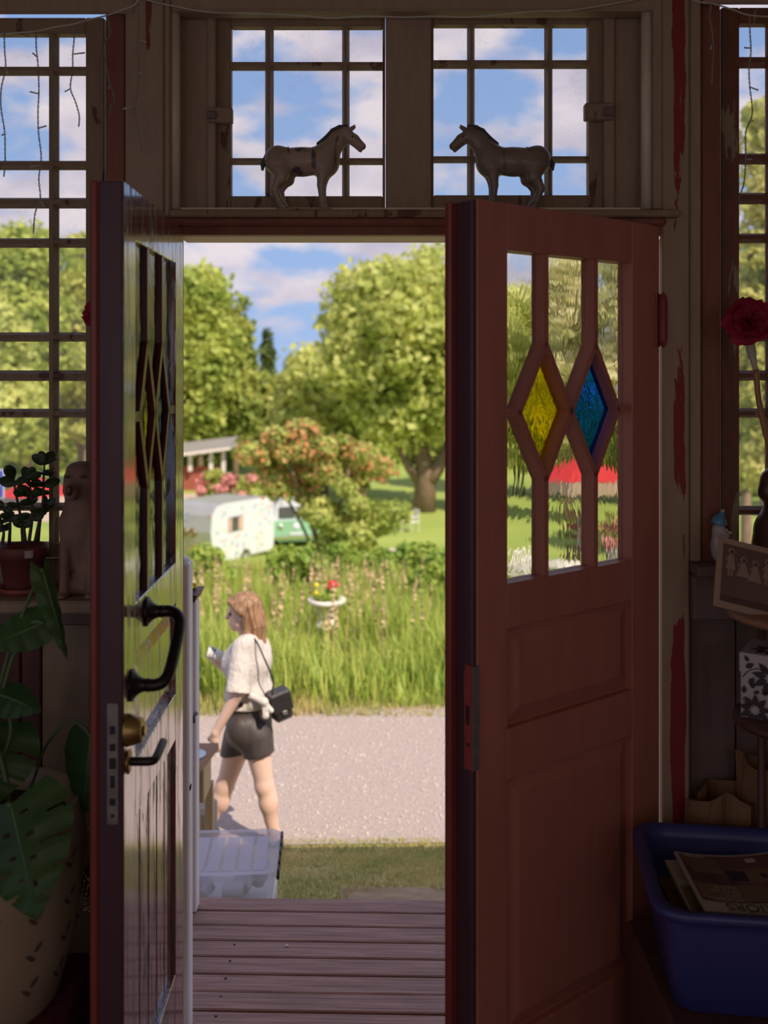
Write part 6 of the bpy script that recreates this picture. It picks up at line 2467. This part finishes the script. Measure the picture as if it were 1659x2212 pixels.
mz = CZ - 1.215
ex = Vector((1, -.02, .0))
ey = Vector((.02, -1, -.03))
o2 = Vector((wx(1425, 2.52), 2.53, mz - .075))
mag('magazine', o2, ex, ey, .20, .27, .012, (M['kraft'],), 'brown envelope-like magazine under the others in the blue crate')
o3 = Vector((wx(1438, 2.50), 2.51, mz - .018))
t3, Q3, sh3, *_ = mag('magazine', o3, ex, Vector((.0, -1, -.03)), .22, .265, .010, (M['paper'],), 'pale magazine second from top in the blue crate')
sh3('cover_picture', .02, .98, .45, .97, .010, .0106, M['cover_mid'], t3)
o4 = Vector((wx(1456, 2.49), 2.49, mz + .006))
t4, Q4, sh4, nz4, ex4, ey4 = mag('magazine', o4, ex, ey, .235, .255, .008, (M['paper'],), 'top magazine with upside-down masthead in the blue crate', .010)
sh4('cover_picture', .03, .97, .03, .84, .008, .0085, M['cover_dark'], t4)
sh4('cover_picture', .10, .40, .10, .34, .0085, .009, M['cover_mid'], t4)
sh4('cover_picture', .06, .72, .55, .80, .0085, .009, M['cover_mid'], t4)
sh4('cover_picture', .52, .93, .28, .50, .0085, .009, M['cover_mid'], t4)
sh4('cover_picture', .43, .62, .30, .48, .009, .0094, M['print_dark'], t4)
sh4('cover_picture', .70, .80, .08, .15, .0085, .009, M['print_pale'], t4)
sh4('cover_picture', .76, .82, .36, .43, .009, .0094, M['print_dark'], t4)
sh4('fine_print', .08, .30, .045, .052, .0085, .0088, M['print_pale'], t4)
sh4('fine_print', .10, .28, .06, .067, .0085, .0088, M['print_pale'], t4)


def text_on(par, Q, txt, u, v, size, mat, w_, h_, lift):
    """lettering turned half round, as the magazine lies masthead towards us"""
    cu = bpy.data.curves.new('lettering', 'FONT')
    cu.body = txt
    cu.size = 1.0
    ob = bpy.data.objects.new('tmp_text', cu)
    COL.objects.link(ob)
    dg_ = bpy.context.evaluated_depsgraph_get()
    me = ob.evaluated_get(dg_).to_mesh()
    vs = [Q(u - x.co.x * size / w_, v - x.co.y * size / h_ * -1, lift) for x in me.vertices]
    fs = [tuple(p.vertices) for p in me.polygons]
    if vs:
        mesh_obj('lettering', [tuple(q) for q in vs], fs, mat, par)
    bpy.data.objects.remove(ob)


def text_block(txt, u, v, size, mat):
    text_on(t4, Q4, txt, u, v, size, mat, .235, .255, .0098)


text_block('INTERIORS', 1.06, .865, .040, M['print_dark'])
text_block('THE WORLD OF', .80, .965, .012, M['print_dark'])
for i, wd in enumerate(('MODERN', 'ART', 'SETS UP', 'HOME')):
    text_block(wd, .44, .775 - i * .068, .019, M['print_pale'])

# crumpled kraft paper behind the crate
def crumple(name, c, r, seed, label):
    rg = np.random.default_rng(seed)
    n, m = 30, 12
    vs, fs = [], []
    ph = rg.uniform(0, 6.28, 6)
    for j in range(m + 1):
        v = j / m
        for i in range(n):
            a = 2 * math.pi * i / n
            rr = (1 + .18 * math.sin(3 * a + ph[0] + 3 * v) + .12 * math.sin(7 * a + ph[1] - 5 * v) + rg.uniform(-.05, .05)) * (1.0 + .12 * v)
            zz_ = r[2] * v * (1 + .02 * math.sin(2 * a + ph[2]) + .010 * math.sin(5 * a + ph[3]))
            vs.append((c[0] + r[0] * rr * math.cos(a), c[1] + r[1] * rr * math.sin(a), c[2] + zz_))
    for j in range(m):
        for i in range(n):
            i2 = (i + 1) % n
            fs.append((j * n + i, j * n + i2, (j + 1) * n + i2, (j + 1) * n + i))
    k0 = len(vs)
    for i in range(n):      # folded-in inner side
        x, y, z = vs[m * n + i]
        vs.append((c[0] + (x - c[0]) * .9, c[1] + (y - c[1]) * .9, z - r[2] * .25))
    for i in range(n):
        i2 = (i + 1) % n
        fs.append((m * n + i, m * n + i2, k0 + i2, k0 + i))
    fs.append(tuple(range(k0, k0 + n)))
    fs.append(tuple(reversed(range(n))))
    t = E(name, c, label, 'paper bag')
    G().add(vs, fs).build('bag_body', M['kraft'], t)
    return t


crumple('paper_bag', (wx(1560, 2.75), 2.74, .0), (.075, .055, CZ - (1712 - HOR) / F * 2.75 - .0), 3, 'crumpled brown paper bag just behind the blue crate')
crumple('paper_bag', (wx(1690, 2.72), 2.74, .0), (.085, .055, CZ - (1640 - HOR) / F * 2.75), 8, 'taller brown paper bag at the right picture edge')

# ================================================================== MONSTERA
mp_ = E('potted_monstera', (-1.0, 2.36, 0), 'monstera in a cream pot with leaf pattern at the lower left', 'plant')
stool = sbox('stool', -1.22, -.74, 2.14, 2.58, .0, CZ - 1.485, M['stoolred'], None, .02)
del stool['kind']
tag(stool, 'low stool under dark red cloth below the monstera pot', 'stool')
pz = CZ - 1.484
pcx, pcy = -.935, 2.36
pot_o = G().lathe([(.001, 0), (.15, 0), (.165, .02), (.205, .16), (.222, .30), (.225, .40), (.215, .47), (.205, .475), (.205, .46), (.19, .42), (.001, .42)], (pcx, pcy, pz), 48, cap=False).build('pot', M['potcream'], mp_, True)
lsrc = None
for row in range(4):
    for side in (-1, 1):
        for kx2, a in enumerate(np.linspace(-2.5, .2, 7)):
            z = .10 + row * .085 + (.02 if side > 0 else 0)
            rr = float(np.interp(z, [.02, .16, .30, .40], [.165, .205, .222, .225])) + .001
            aa = a + side * .045
            c_ = Vector((pcx + rr * math.cos(aa), pcy + rr * math.sin(aa), pz + z))
            tx = Vector((-math.sin(aa), math.cos(aa), 0))
            pts = []
            dirp = (tx * side * .8 + Vector((0, 0, .7))).normalized()
            sid = dirp.cross(Vector((math.cos(aa), math.sin(aa), 0))).normalized()
            for i in range(8):
                th = 2 * math.pi * i / 8
                pts.append(c_ + dirp * .014 * math.cos(th) + sid * .005 * math.sin(th) * (1 - .3 * math.cos(th)) + Vector((math.cos(aa), math.sin(aa), 0)) * .0012)
            G().add(pts, [tuple(range(8))]).build('leaf_pattern', M['potleaf'], pot_o)
G().lathe([(.001, .425), (.19, .42)], (pcx, pcy, pz), 24, cap=False).build('soil', M['soil'], mp_, True)


def mleaf(base, tip, wid, nrm, droop=.12, slits=5, holes=True, fold=.25, name='leaf'):
    """big split leaf: base and tip in world space"""
    base, tip = Vector(base), Vector(tip)
    ax = tip - base
    L_ = ax.length
    ax.normalize()
    nz = Vector(nrm)
    nz = (nz - ax * nz.dot(ax)).normalized()
    sd_ = ax.cross(nz).normalized()
    NU, NV = 56, 14
    vs, fs, idx = [], [], {}

    def pos(u, v):
        prof = (math.sin(math.pi * min(1, u * .93 + .07) ** .62)) ** .8 * (1 - .25 * u)
        wv = wid * prof
        uu = u - .14 * abs(v) * (1 - u) ** 2 + .16 * abs(v) * u * (1 - u)
        z = -droop * L_ * (u ** 2) * .8 - fold * wv * (abs(v) ** 1.5) + .012 * L_ * math.sin(u * 30) * abs(v)
        return base + ax * (uu * L_) + sd_ * (wv * v) + nz * z
    for i in range(NU + 1):
        for j in range(-NV, NV + 1):
            idx[(i, j)] = len(vs)
            vs.append(pos(i / NU, j / NV))
    for i in range(NU):
        for j in range(-NV, NV):
            u, v = (i + .5) / NU, (j + .5) / NV
            av = abs(v)
            f = (u * slits + (.3 if v > 0 else 0)) % 1.0
            if slits and .12 < u < .9 and av > .42 + .15 * math.sin(u * 9) and f < .20 * (av - .25):
                continue
            if holes and .1 < u < .75 and .14 < av < .26 and .42 < f < .62:
                continue
            fs.append((idx[(i, j)], idx[(i + 1, j)], idx[(i + 1, j + 1)], idx[(i, j + 1)]))
    o = G().add(vs, fs).build(name, M['monstera'], mp_, True)
    pts = [pos(i / 10, 0) - nz * .001 for i in range(10)]
    G().tube(pts, [.0035 * (1 - i / 11) for i in range(10)], 6).build('midrib', M['monstera_stem'], o, True)
    return o


def mstem(pts, r=.006):
    G().tube(bez(pts, 6), r, 8).build('stem', M['monstera_stem'], mp_, True)


soil = Vector((pcx + .05, pcy, pz + .425))
# large split leaf in front
mleaf(W(24, 1738, 2.17), W(78, 1988, 2.07), .125, (-.12, -.85, .45), .04, 5, True, .22)
mstem([soil, W(-5, 1800, 2.25), W(10, 1745, 2.19), W(24, 1738, 2.17)])
# heart leaf lit from behind
mleaf(W(96, 1345, 2.30), W(-40, 1400, 2.26), .052, (-.05, -.9, .35), .03, 0, False, .1)
mstem([soil, W(-10, 1700, 2.32), W(5, 1500, 2.32), W(45, 1380, 2.31), W(70, 1345, 2.30), W(96, 1345, 2.30)], .0045)
# narrow leaf seen edge-on, hanging from a bent stem
mleaf(W(93, 1232, 2.28), W(148, 1425, 2.24), .030, (.75, -.55, .3), .02, 0, False, .5)
mstem([soil, W(-30, 1650, 2.34), W(10, 1440, 2.32), W(60, 1300, 2.30), W(88, 1236, 2.28), W(93, 1232, 2.28)], .004)
# small fresh leaf
mleaf(W(0, 1500, 2.3), W(84, 1532, 2.24), .045, (-.2, -.7, .7), .10, 0, False, .3)
mstem([soil, W(-15, 1700, 2.33), W(22, 1590, 2.31), W(15, 1530, 2.30), W(0, 1500, 2.3)], .004)
mstem([soil, W(20, 1740, 2.3), W(8, 1660, 2.3), W(-25, 1560, 2.3)], .006)
# leaf half behind the door edge with an arching stem
mleaf(W(196, 1592, 2.40), W(176, 1760, 2.36), .085, (-.35, -.9, .1), .05, 0, False, .15)
mstem([soil, W(66, 1700, 2.42), W(100, 1610, 2.42), W(150, 1560, 2.41), W(180, 1570, 2.41), W(196, 1592, 2.40)], .0035)
mleaf(W(-40, 1560, 2.34), W(-150, 1800, 2.2), .16, (.1, -.8, .5), .06, 5, True, .2)
mstem([soil, W(-60, 1750, 2.36), W(-40, 1560, 2.34)], .006)

# bead strand and the pale dish behind the door edge
bd = E('bead_string', W(170, 1960, 2.42), 'string of small gold beads draped behind the left door edge', 'beads')
path = bez([W(196, 1760, 2.44), W(182, 1790, 2.43), W(165, 1822, 2.42), W(150, 1848, 2.415), W(152, 1872, 2.41), W(172, 1892, 2.41), W(182, 1905, 2.41), W(176, 1935, 2.41), W(174, 1958, 2.41), W(196, 1970, 2.42)], 10)
bead = None
acc, last = 0, None
lens = [0]
for a, b_ in zip(path[:-1], path[1:]):
    lens.append(lens[-1] + (b_ - a).length)
tot = lens[-1]
nbead = int(tot / .0052)
for row in range(2):
    for i in range(nbead):
        sL = tot * i / nbead
        j = max(0, min(len(path) - 2, int(np.searchsorted(lens, sL)) - 1))
        f = (sL - lens[j]) / max(1e-9, lens[j + 1] - lens[j])
        p = path[j].lerp(path[j + 1], f) + Vector((row * .009, row * .006, .003 * math.sin(i * 1.7 + row)))
        if bead is None:
            bead = G().ell(p, .0031, 8, 6).build('bead', M['gold'], bd, True)
        else:
            inst(bead, 'bead', p, bd)
hook = sbox('wall_hook', wx(200, 2.44) - .004, wx(200, 2.44) + .02, 2.44, 2.845, wz(1757, 2.44), wz(1750, 2.44), M['bronze'], None, .002)
del hook['kind']
tag(hook, 'dark hook carrying the bead string behind the left door', 'hook')
dish = E('pale_bowl', W(178, 1886, 2.62), 'pale ceramic bowl tipped on its side behind the bead string', 'bowl')
G().lathe([(.001, .0), (.03, .002), (.055, .02), (.066, .05), (.063, .05), (.052, .023), (.028, .006), (.001, .005)], W(186, 1848, 2.70), 28, (-.5, -.6, .55), cap=False).build('bowl_body', M['potcream'], dish, True)
shelf_ = sbox('wall_shelf', wx(90, 2.78), wx(230, 2.78), 2.62, 2.845, wz(1905, 2.70), wz(1890, 2.70), M['maroonwall'], None, .003)
del shelf_['kind']
tag(shelf_, 'small dark wall shelf under the pale bowl', 'shelf')

# ================================================================== STRING LIGHTS
def lights(name, cable, strands, label, d=2.735):
    t = E(name, W(cable[0][0], cable[0][1], d), label, 'string lights')
    G().tube(bez([W(a, b_, d) for a, b_ in cable], 6), .0022, 6).build('cable', M['wire'], t, True)
    for si, (pts, bulbs) in enumerate(strands):
        P0 = bez([W(a, b_, d - .002) for a, b_ in pts], 10)
        for ph in (0, math.pi):      # two wires twisted round each other
            q = []
            for i, p in enumerate(P0):
                th = i * 1.25 + ph
                q.append(p + Vector((math.cos(th) * .0017, math.sin(th) * .0017, 0)))
            G().tube(q, .0011, 5).build('strand', M['strand'], t, True)
        for (a, b_, da, db) in bulbs:
            G().tube([W(a, b_, d - .004), W(a + da, b_ + db, d - .012)], [.0018, .0022], 6).build('bulb', M['wire'], t, True)
    return t


lights('icicle_lights', [(-120, 74), (-60, 70), (0, 73), (45, 70), (80, 67), (120, 58), (157, 52), (195, 42), (232, 33), (262, 22), (290, 11), (302, -6)],
       [([(9, 72), (10, 110), (12, 148), (3, 190), (2, 232), (10, 285), (11, 330), (11, 358), (8, 382)], [(11, 145, 6, 14), (9, 290, -5, 2)]),
        ([(79, 68), (78, 100), (82, 140), (84, 195), (82, 240), (83, 285), (89, 340), (84, 385), (87, 430), (76, 460), (72, 505)], [(81, 124, -11, -10), (85, 203, -21, -5), (83, 277, 17, -5), (86, 357, -20, 3), (86, 432, 10, 15)]),
        ([(157, 54), (160, 80), (157, 118), (157, 150), (152, 190), (163, 220), (171, 250), (170, 274)], [(158, 117, 25, -3), (151, 192, -11, 6)]),
        ([(231, 36), (238, 70), (226, 95), (228, 135), (236, 175), (244, 200), (247, 218), (239, 230), (237, 248)], [(236, 185, -1, 6)]),
        ([(299, 6), (300, 60), (297, 100), (301, 150), (297, 200), (292, 230), (298, 275), (307, 322)], [(304, 86, 12, 5), (300, 158, 8, 0), (290, 231, -24, 4)])],
       'icicle string lights hanging over the left window')
lights('light_cable', [(302, -4), (340, 6), (385, 15), (450, 26), (560, 29), (650, 33), (710, 39), (790, 35), (870, 37), (950, 35), (1010, 37), (1090, 30), (1160, 24), (1230, 22), (1300, 12), (1390, -4)],
       [], 'thin pale light cable strung across the transom windows', 2.775)
lights('icicle_lights', [(1480, -8), (1510, 4), (1540, 8), (1580, 20), (1615, 32), (1659, 36), (1720, 40)],
       [([(1536, 8), (1533, 35), (1538, 70), (1541, 110), (1539, 150), (1537, 182)], [(1537, 95, -2, 12)]),
        ([(1619, 34), (1620, 70), (1622, 110), (1618, 150), (1620, 190), (1625, 245), (1611, 285), (1611, 340), (1607, 395), (1597, 425), (1599, 440)], [(1620, 104, -12, -1), (1620, 188, 18, 7), (1618, 263, 10, -2), (1612, 344, 12, 0)])],
       'icicle string lights hanging over the right window', 2.735)
